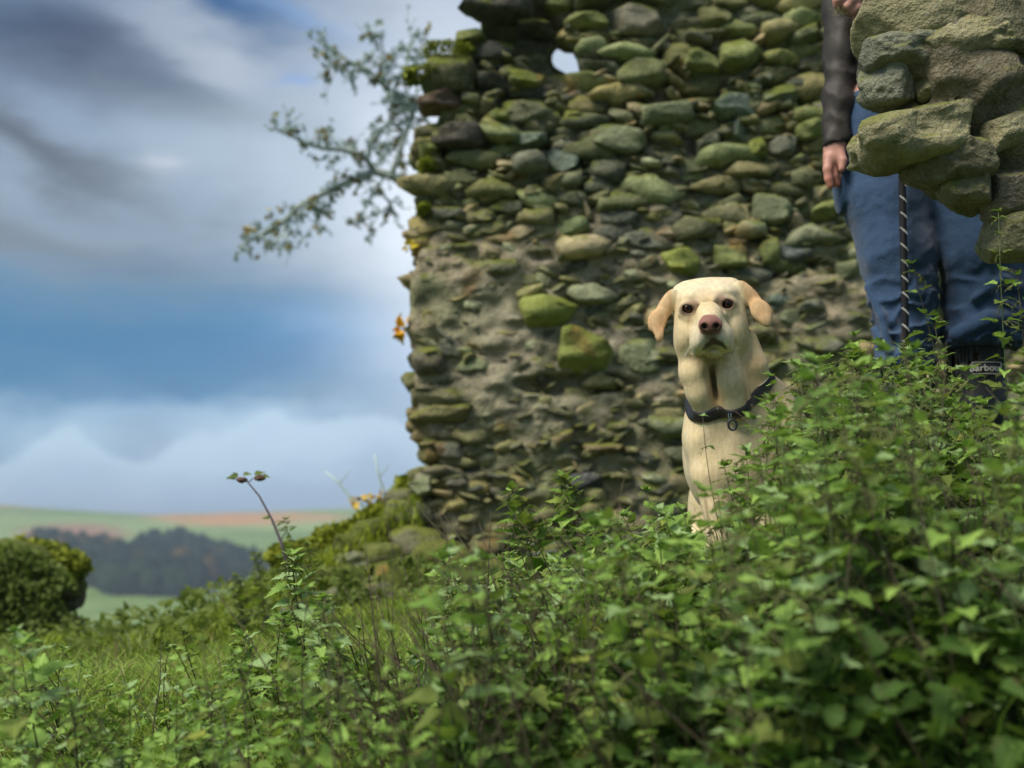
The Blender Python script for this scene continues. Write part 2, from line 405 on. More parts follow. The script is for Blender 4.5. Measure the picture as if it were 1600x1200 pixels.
# valley trees, nearer, in the dip
vt = MB()
for k in range(260):
    ppx = RNG.uniform(90, 430); R = RNG.uniform(130, 330); a = (ppx - 800) / 1790; x, y = R * math.sin(a), R * math.cos(a); z = g1(x, y); s = RNG.uniform(1.6, 3.4)
    nrm = 1 + .28 * fbm(bv[:, 0] * 2.4 + k, bv[:, 1] * 2.4, bv[:, 2] * 2.4, 2)
    vt.add(bv * nrm[:, None] * s + np.array([x, y, z + s * .7]), bq, col=np.array([.05, .085, .025]) * RNG.uniform(.6, 1.4))
o = link('valley_trees', vt.mesh('valley_trees', m_w)); tag(o, 'small trees massed in the valley below the wood', kind='stuff')

# ------------------------------------------------------------------ stone materials
def stone_mat(name, moss=.5, mosscol=(.135, .155, .022), lich=.35, bstr=.9, bs=1.0, dark=1.0):
    m, t = mat(name); geo = t.n('ShaderNodeNewGeometry'); g = geo.outputs['Position']
    at = t.n('ShaderNodeAttribute', attribute_name='col').outputs['Color']
    n1 = t.noise(g, 26 * bs, 5, .65); n2 = t.noise(g, 7 * bs, 4, .6); n3 = t.noise(g, 90 * bs, 3, .6); n4 = t.noise(g, 3.1 * bs, 4, .6)
    c = t.mix(t.rng(n1, .3, .7), t.mix(.42, at, (.03, .03, .028)), t.mix(.2, at, (.5, .47, .38)))
    c = t.mix(t.rng(n3, .58, .68, 0, lich, True), c, (.36, .38, .32))
    nz = t.n('ShaderNodeSeparateXYZ'); t.l(geo.outputs['Normal'], nz.inputs[0])
    ms_ = t.m('ADD', t.m('MULTIPLY', nz.outputs[2], .30), t.m('ADD', t.m('MULTIPLY', n2, .9), t.m('MULTIPLY', n4, .6)))
    mossf = t.rng(ms_, 1.02 - moss * .5, 1.22 - moss * .5, 0, .85, True)
    mc = t.mix(n1, tuple(x * .5 for x in mosscol), tuple(x * 1.7 for x in mosscol))
    c = t.mix(mossf, c, mc)
    c = t.mix(t.rng(t.noise(g, 4.6 * bs, 3), .62, .7, 0, .5, True), c, (.30, .17, .06))
    h = t.m('ADD', t.m('MULTIPLY', n1, 1.), t.m('ADD', t.m('MULTIPLY', n2, 1.2), t.m('MULTIPLY', n3, .45)))
    finish(t, c, .92, t.bump(h, bstr, .02 / bs), .2); return m
m_stone = stone_mat('wall_stone', .34)
m_core = stone_mat('lime_mortar', .28, (.15, .17, .035), .5, 1.2)
m_rock = stone_mat('near_rock', .40, (.16, .17, .045), .55, 1.3, 1.6)
m_mossy = stone_mat('mossy_rock', .95, (.085, .11, .014), .2, 1., 1.6)
PALS = np.array([1.14, 1.02, .74]) * 1.65 * np.array([(.15, .16, .09), (.13, .15, .11), (.07, .085, .085), (.24, .21, .14), (.20, .24, .19), (.10, .115, .07), (.18, .19, .10), (.11, .12, .115), (.27, .25, .19), (.09, .10, .06)])
# ------------------------------------------------------------------ main ruined wall
YW = 4.62
wall = empty('ruined_wall', (1.1, YW + .3, -.2), 'tall ruined rubble stone wall behind the dog, mossy, with a small hole through it', 'wall')
WO = Vector(wall.location)
def wx(px, d=YW): return P(px, 600, d).x
def core_sdf(G):
    x, y, z = G[..., 0], G[..., 1], G[..., 2]
    edge = -.375 + .035 * np.sin(z * 5.1) + .05 * vnoise(z * 0 + 3, z * 3.3, z * 0)
    edge = np.where(z < 0, edge - (0 - z) * .35, edge)
    # the end of the wall and its broken top
    topz = np.interp(x, [-.5, -.36, -.25, -.17, -.13, .4, 1.2, 3.2], [1.55, 1.66, 1.78, 1.84, 2.35, 2.6, 2.45, 2.7]) + .06 * vnoise(x * 4, x * 0 + 8, x * 0)
    d = np.maximum(np.maximum(edge - x, x - 3.3), np.maximum(YW - y, y - 5.22)); d = np.maximum(d, np.maximum(z - topz, -.75 - z))
    d = d.astype(np.float32)
    # hollows and thicker places of the face
    n = fbm(x * 3.2, y * 3.2, z * 4.6, 3); n2 = vnoise(x * 19, y * 19, z * 30)
    d = d + .038 * n + .018 * n2 + .011 * vnoise(x * 44, y * 44, z * 64) - .030 * np.abs(vnoise(x * 8 + 3, y * 8, z * 30))
    d = d + .040 * np.clip((z - 1.05) / .35, 0, 1) * np.clip((YW + .3 - y) / .1, 0, 1) + .02 * np.clip((vnoise(x * 1.6 + 5, y * 0, z * 1.6) - .1) * 3, 0, 1)
    a = P(880, 96, YW - .3); b = P(882, 90, YW + 1.1)
    hole = cone(G, a, b, .058, .062); a2 = P(893, 108, YW - .3); b2 = P(895, 103, YW + 1.1); hole = np.minimum(hole, cone(G, a2, b2, .040, .05))
    hole = hole + .012 * n2
    cave = ell(G, P(812, 38, YW + .02), (.20, .22, .115)) + .02 * n2
    cave = smin(cave, ell(G, P(850, 92, YW + .0), (.10, .14, .06)), .04)
    cave = np.minimum(cave, ell(G, P(1110, 70, YW), (.16, .06, .03)))
    cave = np.minimum(cave, ell(G, P(900, 600, YW), (.28, .07, .045)) + .015 * n2)
    cave = np.minimum(cave, ell(G, P(830, 205, YW), (.25, .08, .035)) + .015 * n2)
    cave = np.minimum(cave, ell(G, P(1090, 135, YW), (.22, .08, .035), 0) + .015 * n2)
    cave = np.minimum(cave, ell(G, P(1220, 420, YW), (.26, .08, .04)) + .015 * n2)
    cave = np.minimum(cave, ell(G, P(1130, 225, YW), (.20, .08, .05)) + .015 * n2)
    return smax(smax(d, -cave, .02), -hole, .01)
xs = np.concatenate([np.arange(-.62, 2.15, .018), np.arange(2.2, 3.45, .06)]); ys = np.concatenate([np.arange(YW - .12, YW + .20, .019), np.arange(YW + .22, 5.36, .05)]); zs = np.arange(-.8, 2.95, .0165)
V, Q = surface_nets(core_sdf(grid(xs, ys, zs)), xs, ys, zs)
pn = fbm(V[:, 0] * 1.7, V[:, 1], V[:, 2] * 2.3, 3); pn2 = fbm(V[:, 0] * 9, V[:, 1] * 9, V[:, 2] * 15, 2)
a_, b_ = np.array([.46, .38, .25]), np.array([.26, .28, .13])
cc = a_ + (b_ - a_) * np.clip(.5 + pn + .5 * pn2, 0, 1)[:, None]
ctr = np.clip(1.1 - np.abs((V[:, 0] - .2) / .55) ** 2 - np.abs((V[:, 2] - .75) / .5) ** 2, 0, 1)[:, None]
cc = cc * (1 - .5 * ctr) + np.array([.58, .49, .38]) * .5 * ctr
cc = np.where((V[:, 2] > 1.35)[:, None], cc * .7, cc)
link('mortar_core', mesh('mortar_core', V - np.array(WO), Q, m_core, True, cc), wall)

# template: a cube whose faces are 3x3 or 4x4, as unit coords
def cube_tpl(n):
    vs = {}; Q = []
    def vid(p):
        k = tuple(round(x, 4) for x in p)
        if k not in vs: vs[k] = len(vs)
        return vs[k]
    L = np.linspace(-1, 1, n + 1)
    for ax_ in range(3):
        for s in (-1, 1):
            o1, o2 = (ax_ + 1) % 3, (ax_ + 2) % 3
            for i in range(n):
                for j in range(n):
                    q = []
                    for di, dj in ((0, 0), (1, 0), (1, 1), (0, 1)):
                        p = [0, 0, 0]; p[ax_] = s; p[o1] = L[i + di]; p[o2] = L[j + dj]; q.append(vid(p))
                    Q.append(q if s > 0 else q[::-1])
    return np.array(list(vs.keys())), np.array(Q)
T4 = cube_tpl(4); T3 = cube_tpl(3); T6 = cube_tpl(6)
def stone_shape(tpl, poly=None, half=None, depth=.1, seed=0, rough=.10, roundk=.55):
    """irregular stone: x,z in the wall plane (poly around 0, or half sizes), y depth (-front)"""
    V, Q = tpl; V = V.copy()
    r = np.sqrt((V ** 2).sum(1)); sph = V / r[:, None]
    p = (abs(V) ** 6).sum(1) ** (1 / 6); W = V / p[:, None] * (1 - roundk * .35) + sph * roundk * .35
    W /= np.abs(W).max()
    if poly is not None:
        ang = np.arctan2(W[:, 2], W[:, 0]); rad = np.maximum(abs(W[:, 0]), abs(W[:, 2]))
        pa = np.arctan2(poly[:, 1], poly[:, 0]); od = np.argsort(pa); pp = poly[od]; pa = pa[od]
        # radius of the polygon in each direction
        R = np.full(len(W), 1e9); d_ = np.stack([np.cos(ang), np.sin(ang)], 1)
        for i in range(len(pp)):
            a, b = pp[i], pp[(i + 1) % len(pp)]; e = b - a; n_ = np.array([e[1], -e[0]]); den = d_ @ n_; num = a @ n_
            rr_ = np.where(den > 1e-9, num / np.where(den > 1e-9, den, 1), 1e9); R = np.minimum(R, np.where(rr_ > 0, rr_, 1e9))
        X = d_[:, 0] * R * rad; Z = d_[:, 1] * R * rad; s = max(np.abs(poly).max(0))
    else: X = W[:, 0] * half[0]; Z = W[:, 2] * half[1]; s = max(half)
    Y = W[:, 1] * depth
    o = seed * 13.7; k = 1.6 / s
    nx_ = fbm(X * k + o, Y * k, Z * k * 1.6, 2); nz_ = fbm(X * k, Y * k + o, Z * k * 1.6, 2); ny_ = fbm(X * k, Y * k, Z * k * 1.6 + o, 2)
    rough = rough * .6; O = np.stack([X + nx_ * s * rough, Y + ny_ * min(depth, s) * .35 * (1 + rough), Z + nz_ * s * rough * .7], 1)
    r_ = np.random.default_rng(seed); ext = np.abs(O).max(0)
    for _ in range(11):
        nv = r_.normal(size=3) * np.array([1, .8, 1.5]); nv[1] = -abs(nv[1]) * (1 if r_.random() < .8 else -1); nv /= np.linalg.norm(nv)
        e = (abs(nv) * ext).sum() * r_.uniform(.42, .72); ov = np.maximum(O @ nv - e, 0); O = O - ov[:, None] * nv
    return O, Q
def rot_y(V, a):
    ca, sa = math.cos(a), math.sin(a); return np.stack([V[:, 0] * ca - V[:, 2] * sa, V[:, 1], V[:, 0] * sa + V[:, 2] * ca], 1)
# special stones read off the face: (px, py, half w, half h, tilt deg, colour, proud)
MG = (.32, .37, .06); MO = (.24, .28, .07); GR = (.20, .21, .15); BG = (.16, .22, .17); DK = (.055, .065, .07); TN = (.26, .22, .13); LG = (.24, .28, .14)
special = [(861, 488, 51, 27, 2, MG, .10), (918, 549, 46, 36, 0, MG, .11), (1000, 556, 34, 27, 0, LG, .08), (1062, 413, 33, 24, -4, MG, .09), (1131, 405, 36, 20, -3, MO, .09),
           (1040, 179, 44, 22, 4, LG, .10), (1140, 172, 42, 20, 5, BG, .09), (827, 221, 27, 15, 2, BG, .09), (828, 258, 30, 21, 0, GR, .09), (878, 250, 26, 22, 0, BG, .07),
           (970, 215, 50, 28, -3, LG, .08), (1158, 90, 34, 30, 12, MO, .09), (1100, 100, 32, 14, -3, MO, .08), (1180, 238, 22, 18, 12, MG, .08), (1152, 205, 19, 17, 0, BG, .06),
           (1105, 225, 20, 17, 4, GR, .06), (1225, 230, 22, 17, 8, GR, .07), (1270, 205, 28, 18, 14, MO, .08), (1215, 150, 30, 12, 16, LG, .07), (1190, 128, 28, 8, 16, GR, .07),
           (1205, 330, 30, 32, -6, LG, .08), (1240, 395, 30, 18, 0, (.10, .13, .13), .05), (1200, 395, 22, 20, 20, MO, .07), (1245, 350, 14, 14, -20, TN, .06), (900, 355, 32, 22, 0, (.16, .22, .08), .07),
           (1045, 668, 34, 26, 0, LG, .09), (900, 755, 40, 14, 3, DK, .09), (760, 163, 11, 22, -30, TN, .09), (775, 185, 22, 10, 2, MO, .07), (730, 60, 30, 16, 8, MO, .06),
           (700, 120, 45, 30, 0, (.12, .12, .04), .10), (690, 160, 36, 14, 6, (.13, .07, .05), .09), (715, 210, 42, 26, 4, (.05, .04, .03), .10), (672, 235, 18, 12, 0, MO, .07),
           (670, 560, 26, 26, 0, (.16, .14, .10), .09), (705, 545, 20, 26, 10, GR, .07), (700, 648, 62, 14, 0, (.22, .20, .06), .09), (690, 620, 46, 20, 0, (.17, .16, .07), .08),
           (735, 570, 30, 20, 0, LG, .05), (850, 870, 40, 16, 2, (.11, .14, .13), .10), (770, 850, 44, 16, 0, (.16, .17, .05), .08), (820, 125, 40, 12, -6, MO, .08), (925, 34, 44, 9, -2, MO, .08),
           (1000, 30, 60, 26, -3, (.24, .22, .16), .06), (770, 14, 60, 20, -8, (.035, .035, .033), .16), (835, 44, 34, 9, -6, (.04, .04, .038), .10), (700, 700, 40, 20, 0, GR, .05), (660, 760, 26, 18, 0, LG, .07), (950, 700, 40, 12, 0, (.28, .20, .09), .05),  # the two near-black stones have the overhang's shade in their colour
           (1250, 60, 30, 14, 20, (.22, .25, .12), .07), (1290, 330, 24, 14, 8, MO, .07), (1320, 420, 26, 16, 4, LG, .07), (1290, 450, 30, 14, 0, TN, .06), (1330, 500, 26, 18, 0, GR, .07),
           (1240, 500, 26, 16, 0, LG, .06), (1265, 480, 22, 12, 10, GR, .07), (1220, 470, 22, 12, 0, BG, .06), (1290, 540, 30, 20, 0, GR, .07), (1230, 575, 26, 16, 0, LG, .06)]
def w2(px, py): p = P(px, py, YW); return np.array([p.x, p.z])
S0 = PXM(YW)
stones = []   # (area, V, Q, col)
seed = 0
for (px_, py_, hw, hh, tl, colr, pr_) in special:
    seed += 1; c0 = w2(px_, py_); V, Q = stone_shape(T6, None, (hw * S0 * 1.03, hh * S0 * 1.05), .10, seed, .13, .45 + .3 * RNG.random())
    V = rot_y(V, math.radians(tl)); V = V + np.array([c0[0], YW + .10 - pr_, c0[1]])
    stones.append((hw * hh * 9, V, Q, np.array(colr) * RNG.uniform(.9, 1.1)))
# voronoi cells for the rest
sv = 2.9
seeds = []
_sp = np.array([[*w2(s_[0], s_[1]), s_[2] * S0 * 1.12, s_[3] * S0 * 1.18] for s_ in special])
def insp(u, v): return bool(((((u - _sp[:, 0]) / _sp[:, 2]) ** 2 + ((v - _sp[:, 1]) / _sp[:, 3]) ** 2) < 1).any())
def edge_x(v): return -.385 - (max(0, -v) * .35)
tries = 0
while tries < 26000 and len(seeds) < 1200:
    tries += 1; u = RNG.uniform(-.75, 3.3); v = RNG.uniform(-.5, 2.55)
    big = .5 + .5 * fbm2(np.array([u * 1.3]), np.array([v * 1.3 + 4]), 2)[0]
    dmin = .095 + .10 * np.clip(big, 0, 1) ** 1.5 + (.02 if v > 1.35 else 0) + (.06 if u > 2.3 else 0)
    if seeds:
        A_ = np.array(seeds); dd = np.hypot(A_[:, 0] - u, (A_[:, 1] - v) * sv)
        if (dd < np.minimum(dmin, A_[:, 2])).any(): continue
    seeds.append((u, v, dmin))
S = np.array(seeds)
def clip_poly(poly, n_, d_):
    out = []
    for i in range(len(poly)):
        a, b = poly[i], poly[(i + 1) % len(poly)]; da = a @ n_ - d_; db = b @ n_ - d_
        if da <= 0: out.append(a)
        if (da < 0) != (db < 0) and abs(da - db) > 1e-12: out.append(a + (b - a) * da / (da - db))
    return np.array(out)
hol = [(w2(812, 40), .19, .11), (w2(884, 100), .085, .10), (w2(850, 92), .09, .05), (w2(1110, 68), .10, .02)]
for i in range(len(S)):
    u, v, _ = S[i]
    if u < edge_x(v) + .02 or insp(u, v): continue
    if any(((u - h_[0][0]) / h_[1]) ** 2 + ((v - h_[0][1]) / h_[2]) ** 2 < 1 for h_ in hol): continue
    top = np.interp(u, [-.5, -.36, -.25, -.17, -.13, .4, 1.2, 3.2], [1.55, 1.66, 1.78, 1.84, 2.35, 2.6, 2.45, 2.7])
    if v > top + .01: continue
    pol = np.array([(-.3, -.3), (.3, -.3), (.3, .3), (-.3, .3)]); D = np.hypot(S[:, 0] - u, (S[:, 1] - v) * sv)
    for j in np.argsort(D)[1:15]:
        dv = np.array([S[j, 0] - u, (S[j, 1] - v) * sv]); L_ = np.hypot(*dv); pol = clip_poly(pol, dv / L_, L_ / 2)
        if len(pol) < 3: break
    if len(pol) < 3: continue
    if RNG.random() < .34 * np.clip(1.3 - abs((u - .25) / .8) ** 2 - abs((v - .62) / .62) ** 2, 0, 1): continue
    gap = RNG.uniform(1.08, 1.30); pol = pol * gap; pol[:, 1] /= sv
    seed += 1; mid = np.clip(1.2 - abs((u - .25) / .6) ** 2 - abs((v - .75) / .5) ** 2, 0, 1)
    right = np.clip((u - .9) / .8, 0, 1) * (v > .9)
    tl = math.radians(RNG.normal(0, 7) + 14 * right)
    pr_ = RNG.uniform(-.01, .075) if (v > 1.15 or RNG.random() < .25) else RNG.uniform(-.03, .045) - .02 * mid
    V, Q = stone_shape(T4, pol, None, RNG.uniform(.07, .10), seed, RNG.uniform(.14, .30), RNG.uniform(.0, .25))
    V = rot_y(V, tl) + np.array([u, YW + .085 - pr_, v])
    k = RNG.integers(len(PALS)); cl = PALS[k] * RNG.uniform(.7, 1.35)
    if v > 1.3: cl = cl * .85 * np.array([.95, 1.02, .75])
    if v < .35 and u < .2: cl = cl * np.array([1.1, 1., .85])
    if RNG.random() < .06: cl = np.array([.20, .24, .06])
    if -.17 < u < .16 and v > 1.80: cl = np.array([.05, .052, .05])      # shade under the overhang, painted in as near-black stone colour
    vis = (800 + u / S0 < 1640) and v < 1.98
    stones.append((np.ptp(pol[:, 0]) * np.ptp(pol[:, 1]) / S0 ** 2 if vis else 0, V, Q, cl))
# chinking: small broken pieces wedged between the stones
for k in range(2700):
    u = RNG.uniform(-.36, 2.2); v = RNG.uniform(-.3, 2.1)
    if any(((u - h_[0][0]) / h_[1]) ** 2 + ((v - h_[0][1]) / h_[2]) ** 2 < 1.1 for h_ in hol): continue
    if v > np.interp(u, [-.36, -.25, -.17, -.13, .4], [1.60, 1.72, 1.8, 2.3, 2.6]): continue
    w_ = .016 + .06 * RNG.random() ** 1.6; h_2 = max(.006, w_ * RNG.uniform(.12, .5)); seed += 1
    V, Q = stone_shape(T3, None, (w_, h_2), .05, seed % 40, .25, .2); V = rot_y(V, RNG.normal(0, .4)) + np.array([u, YW + .045 - RNG.uniform(-.01, .05), v])
    stones.append((0, V, Q, PALS[RNG.integers(len(PALS))] * RNG.uniform(.6, 1.5)))
# stones of the wall's broken end (facing left) and of its ragged edge
vz = -.5
while vz < 1.7:
    h_ = RNG.uniform(.03, .065); ex = edge_x(vz)
    for yy in np.arange(YW + .06, 5.15, .17):
        seed += 1; V, Q = stone_shape(T3 if yy > YW + .1 else T4, None, (RNG.uniform(.05, .10), h_), .085, seed, .16, .5)
        V = rot_y(V, RNG.normal(0, .12)) + np.array([ex + RNG.uniform(.015, .06), yy + RNG.uniform(-.02, .02), vz])
        stones.append((60 if yy < YW + .1 else 0, V, Q, PALS[RNG.integers(len(PALS))] * np.array([.95, .9, .62]) * RNG.uniform(.6, 1.1)))
    vz += h_ * 1.75
stones.sort(key=lambda s: -s[0])
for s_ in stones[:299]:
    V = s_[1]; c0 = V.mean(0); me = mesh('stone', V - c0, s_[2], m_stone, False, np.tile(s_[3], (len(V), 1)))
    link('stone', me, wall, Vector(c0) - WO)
mb = MB()
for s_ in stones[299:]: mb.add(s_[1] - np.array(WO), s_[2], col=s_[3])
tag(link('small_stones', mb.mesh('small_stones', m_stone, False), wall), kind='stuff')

# ------------------------------------------------------------------ sdf rocks
def rock(half, seed, n=22, rough=.16, sharp=3.2, amp2=.05):
    hx, hy, hz = half; xs = np.linspace(-hx * 1.4, hx * 1.4, n); ys = np.linspace(-hy * 1.4, hy * 1.4, n); zs = np.linspace(-hz * 1.4, hz * 1.4, n)
    G = grid(xs, ys, zs); q = np.abs(G) / np.array([hx, hy, hz], np.float32); d = ((q ** sharp).sum(-1)) ** (1 / sharp) - 1
    m_ = min(half); d = d * m_
    k = .9 / max(half); X, Y, Z = G[..., 0], G[..., 1], G[..., 2]
    o = seed * 7.31
    d = d + m_ * rough * fbm(X * k * 1.5 + o, Y * k * 1.5, Z * k * 2.2, 2) * 1.6 + m_ * amp2 * vnoise(X * k * 9, Y * k * 9 + o, Z * k * 14)
    # a few broken planes
    r_ = np.random.default_rng(seed)
    for _ in range(11):
        nv = r_.normal(size=3); nv /= np.linalg.norm(nv); e = (abs(nv) * np.array(half)).sum() * r_.uniform(.54, .80) + m_ * .04 * vnoise(X * k * 12 + o, Y * k * 12, Z * k * 12); d = np.maximum(d, G @ nv.astype(np.float32) - e)
    return surface_nets(d, xs, ys, zs)
def place_rock(parent, name, px_, py_, d, hw, hh, hd, tilt, colr, material, seed, n=22, rough=.16, sharp=3.2, amp2=.05, tag_=None):
    """half sizes in photo pixels at that distance (hd too)"""
    s = PXM(d); V, Q = rock((hw * s, hd * s, hh * s), seed, n, rough, sharp, amp2); V = rot_y(V, math.radians(tilt)); c0 = P(px_, py_, d)
    r_ = np.random.default_rng(seed); cl = np.array(colr)
    nn = fbm(V[:, 0] * 14 + seed, V[:, 1] * 14, V[:, 2] * 14, 2)[:, None]; cv = cl * (1 + .35 * nn)
    o = link(name, mesh(name, V, Q, material, True, cv), parent, c0 - Vector(parent.location) if parent else c0)
    return o
# ------------------------------------------------------------------ near broken wall, top right
DN = 2.28
near = empty('broken_wall', P(1720, 700, DN + .1), 'nearer broken wall of big mossy rocks overhanging the person at top right', 'wall')
NO = Vector(near.location)
OL = (.33, .30, .16); OD = (.20, .18, .10); PG = (.21, .215, .155); PK = (.24, .20, .155)
rocks = [(1436, 18, 112, 78, 84, 4, OL), (1400, 92, 60, 26, 66, -6, PG), (1500, 76, 66, 34, 76, 8, OL), (1392, 134, 47, 52, 60, -12, PG), (1436, 214, 100, 46, 84, 9, OL), (1480, 130, 60, 42, 70, 10, OL), (1548, 128, 66, 56, 70, -8, PK),
         (1570, 40, 72, 60, 70, 4, OD), (1478, 262, 70, 34, 74, -14, OD), (1524, 236, 46, 34, 50, 10, OL), (1562, 218, 52, 26, 60, 14, OL), (1508, 298, 42, 28, 60, -10, OD), (1592, 190, 34, 34, 60, 0, OD),
         (1578, 300, 42, 40, 60, 6, PK), (1582, 366, 46, 34, 60, -6, OL), (1640, 250, 60, 60, 70, 8, OL), (1660, 120, 70, 70, 80, 0, OD), (1650, 350, 60, 46, 70, 6, OL),
         (1670, 430, 56, 44, 80, 0, OL), (1650, 20, 60, 50, 70, 0, OD), (1700, 520, 80, 60, 90, 4, OD), (1690, 620, 70, 60, 90, 0, OL), (1710, 730, 90, 70, 90, 0, OD), (1700, 850, 90, 70, 90, 2, OL), (1710, 980, 100, 80, 100, 0, OD),
         (1450, -100, 110, 70, 80, -4, OD), (1400, -60, 60, 34, 70, 5, OL), (1600, -100, 90, 80, 80, 6, OL), (1740, -40, 90, 90, 90, 0, OD), (1760, 180, 90, 110, 90, 0, OL), (1780, 400, 80, 100, 90, 0, OL)]
for i, (px_, py_, hw, hh, hd, tl, cl) in enumerate(rocks):
    place_rock(near, 'rock', px_, py_, DN + RNG.uniform(-.03, .03) + .0013 * 20, hw, hh, hd, tl, cl, m_rock, 100 + i, 44 if px_ < 1640 else 18, .14, 4.2, .05)
def nsdf(G):
    x, y, z = G[..., 0], G[..., 1], G[..., 2]; s = PXM(DN)
    d = None
    for (px_, py_, rx, rz) in ((1470, -40, 90, 60), (1500, 60, 110, 75), (1450, 120, 75, 50), (1520, 160, 100, 70), (1470, 205, 90, 32), (1560, 230, 70, 70), (1600, 300, 55, 60), (1660, 250, 90, 170), (1640, 60, 150, 190), (1720, 600, 80, 330)):
        c0 = P(px_, py_, DN + .10); e = ell(G, c0, (rx * s, .15, rz * s)); d = e if d is None else smin(d, e, .03)
    d = np.maximum(d, .0 + (DN - .066) - y)
    return d - .012 + .026 * fbm(x * 9, y * 9, z * 11, 3) + .006 * vnoise(x * 60, y * 60, z * 60)
p0 = P(1340, 1000, DN); p1 = P(1860, -160, DN)
xs = np.arange(p0.x, p1.x, .011); ys = np.arange(DN - .155, DN + .32, .011); zs = np.arange(p0.z, p1.z, .011)
V, Q = surface_nets(nsdf(grid(xs, ys, zs)), xs, ys, zs)
nn = fbm(V[:, 0] * 9, V[:, 1] * 9, V[:, 2] * 12, 3)[:, None]
cc = np.array([.21, .175, .10]) * (1 + .4 * nn)
link('mortar_core', mesh('mortar_core', V - np.array(NO), Q, m_rock, True, cc), near)

# ------------------------------------------------------------------ rubble bank at the wall's left foot, mossy stub far left
rub = empty('rubble_bank', P(600, 900, 4.9), 'tumbled mossy stones heaped at the left foot of the tall wall', 'rubble heap')
spots = [(640, 800, 34, 20), (600, 820, 26, 14), (575, 828, 22, 16), (650, 850, 40, 22), (610, 870, 36, 20), (690, 870, 44, 24), (560, 880, 30, 15), (640, 905, 40, 24), (700, 920, 46, 26), (590, 925, 30, 18),
         (540, 850, 22, 12), (660, 950, 40, 22), (720, 960, 44, 26), (600, 960, 36, 18), (530, 900, 28, 13), (520, 935, 24, 13), (750, 900, 40, 24), (760, 940, 40, 24), (625, 780, 24, 16), (660, 985, 36, 20), (560, 965, 30, 14), (470, 955, 28, 14), (495, 985, 30, 14)]
for i, (px_, py_, hw, hh) in enumerate(spots):
    d = 4.62 - (py_ - 780) / 210 * .42 + .1 * (px_ < 580)
    place_rock(rub, 'stone', px_, py_, d, hw * 1.15, hh * 1.15, hw, RNG.normal(0, 9), PALS[RNG.integers(len(PALS))] * .8, m_mossy if i % 3 else m_stone, 200 + i, 15)
stub = empty('mossy_wall_stub', P(50, 980, 5.2), 'low mossy broken wall stub covered in green moss on the far left', 'wall')
spots = [(30, 880, 62, 34, 1), (90, 905, 36, 30, 1), (-30, 900, 60, 50, 1), (20, 930, 50, 22, 0), (70, 935, 40, 20, 1), (105, 935, 22, 22, 0), (10, 970, 44, 18, 0), (75, 972, 40, 18, 0), (50, 900, 60, 38, 1), (104, 975, 22, 16, 0), (-50, 960, 60, 30, 0), (30, 1005, 40, 18, 0), (-10, 1010, 40, 18, 0), (90, 1005, 30, 16, 1)]
for i, (px_, py_, hw, hh, mo) in enumerate(spots):
    place_rock(stub, 'stone', px_, py_, 5.2 + .05 * (i % 3), hw * 1.1, hh * 1.15, hw, RNG.normal(0, 8), (.10, .10, .07), m_mossy if mo else m_stone, 240 + i, 16, .22)

# ------------------------------------------------------------------ the dog
DD = 2.34; DS = PXM(DD); DO = P(1150, 620, DD)
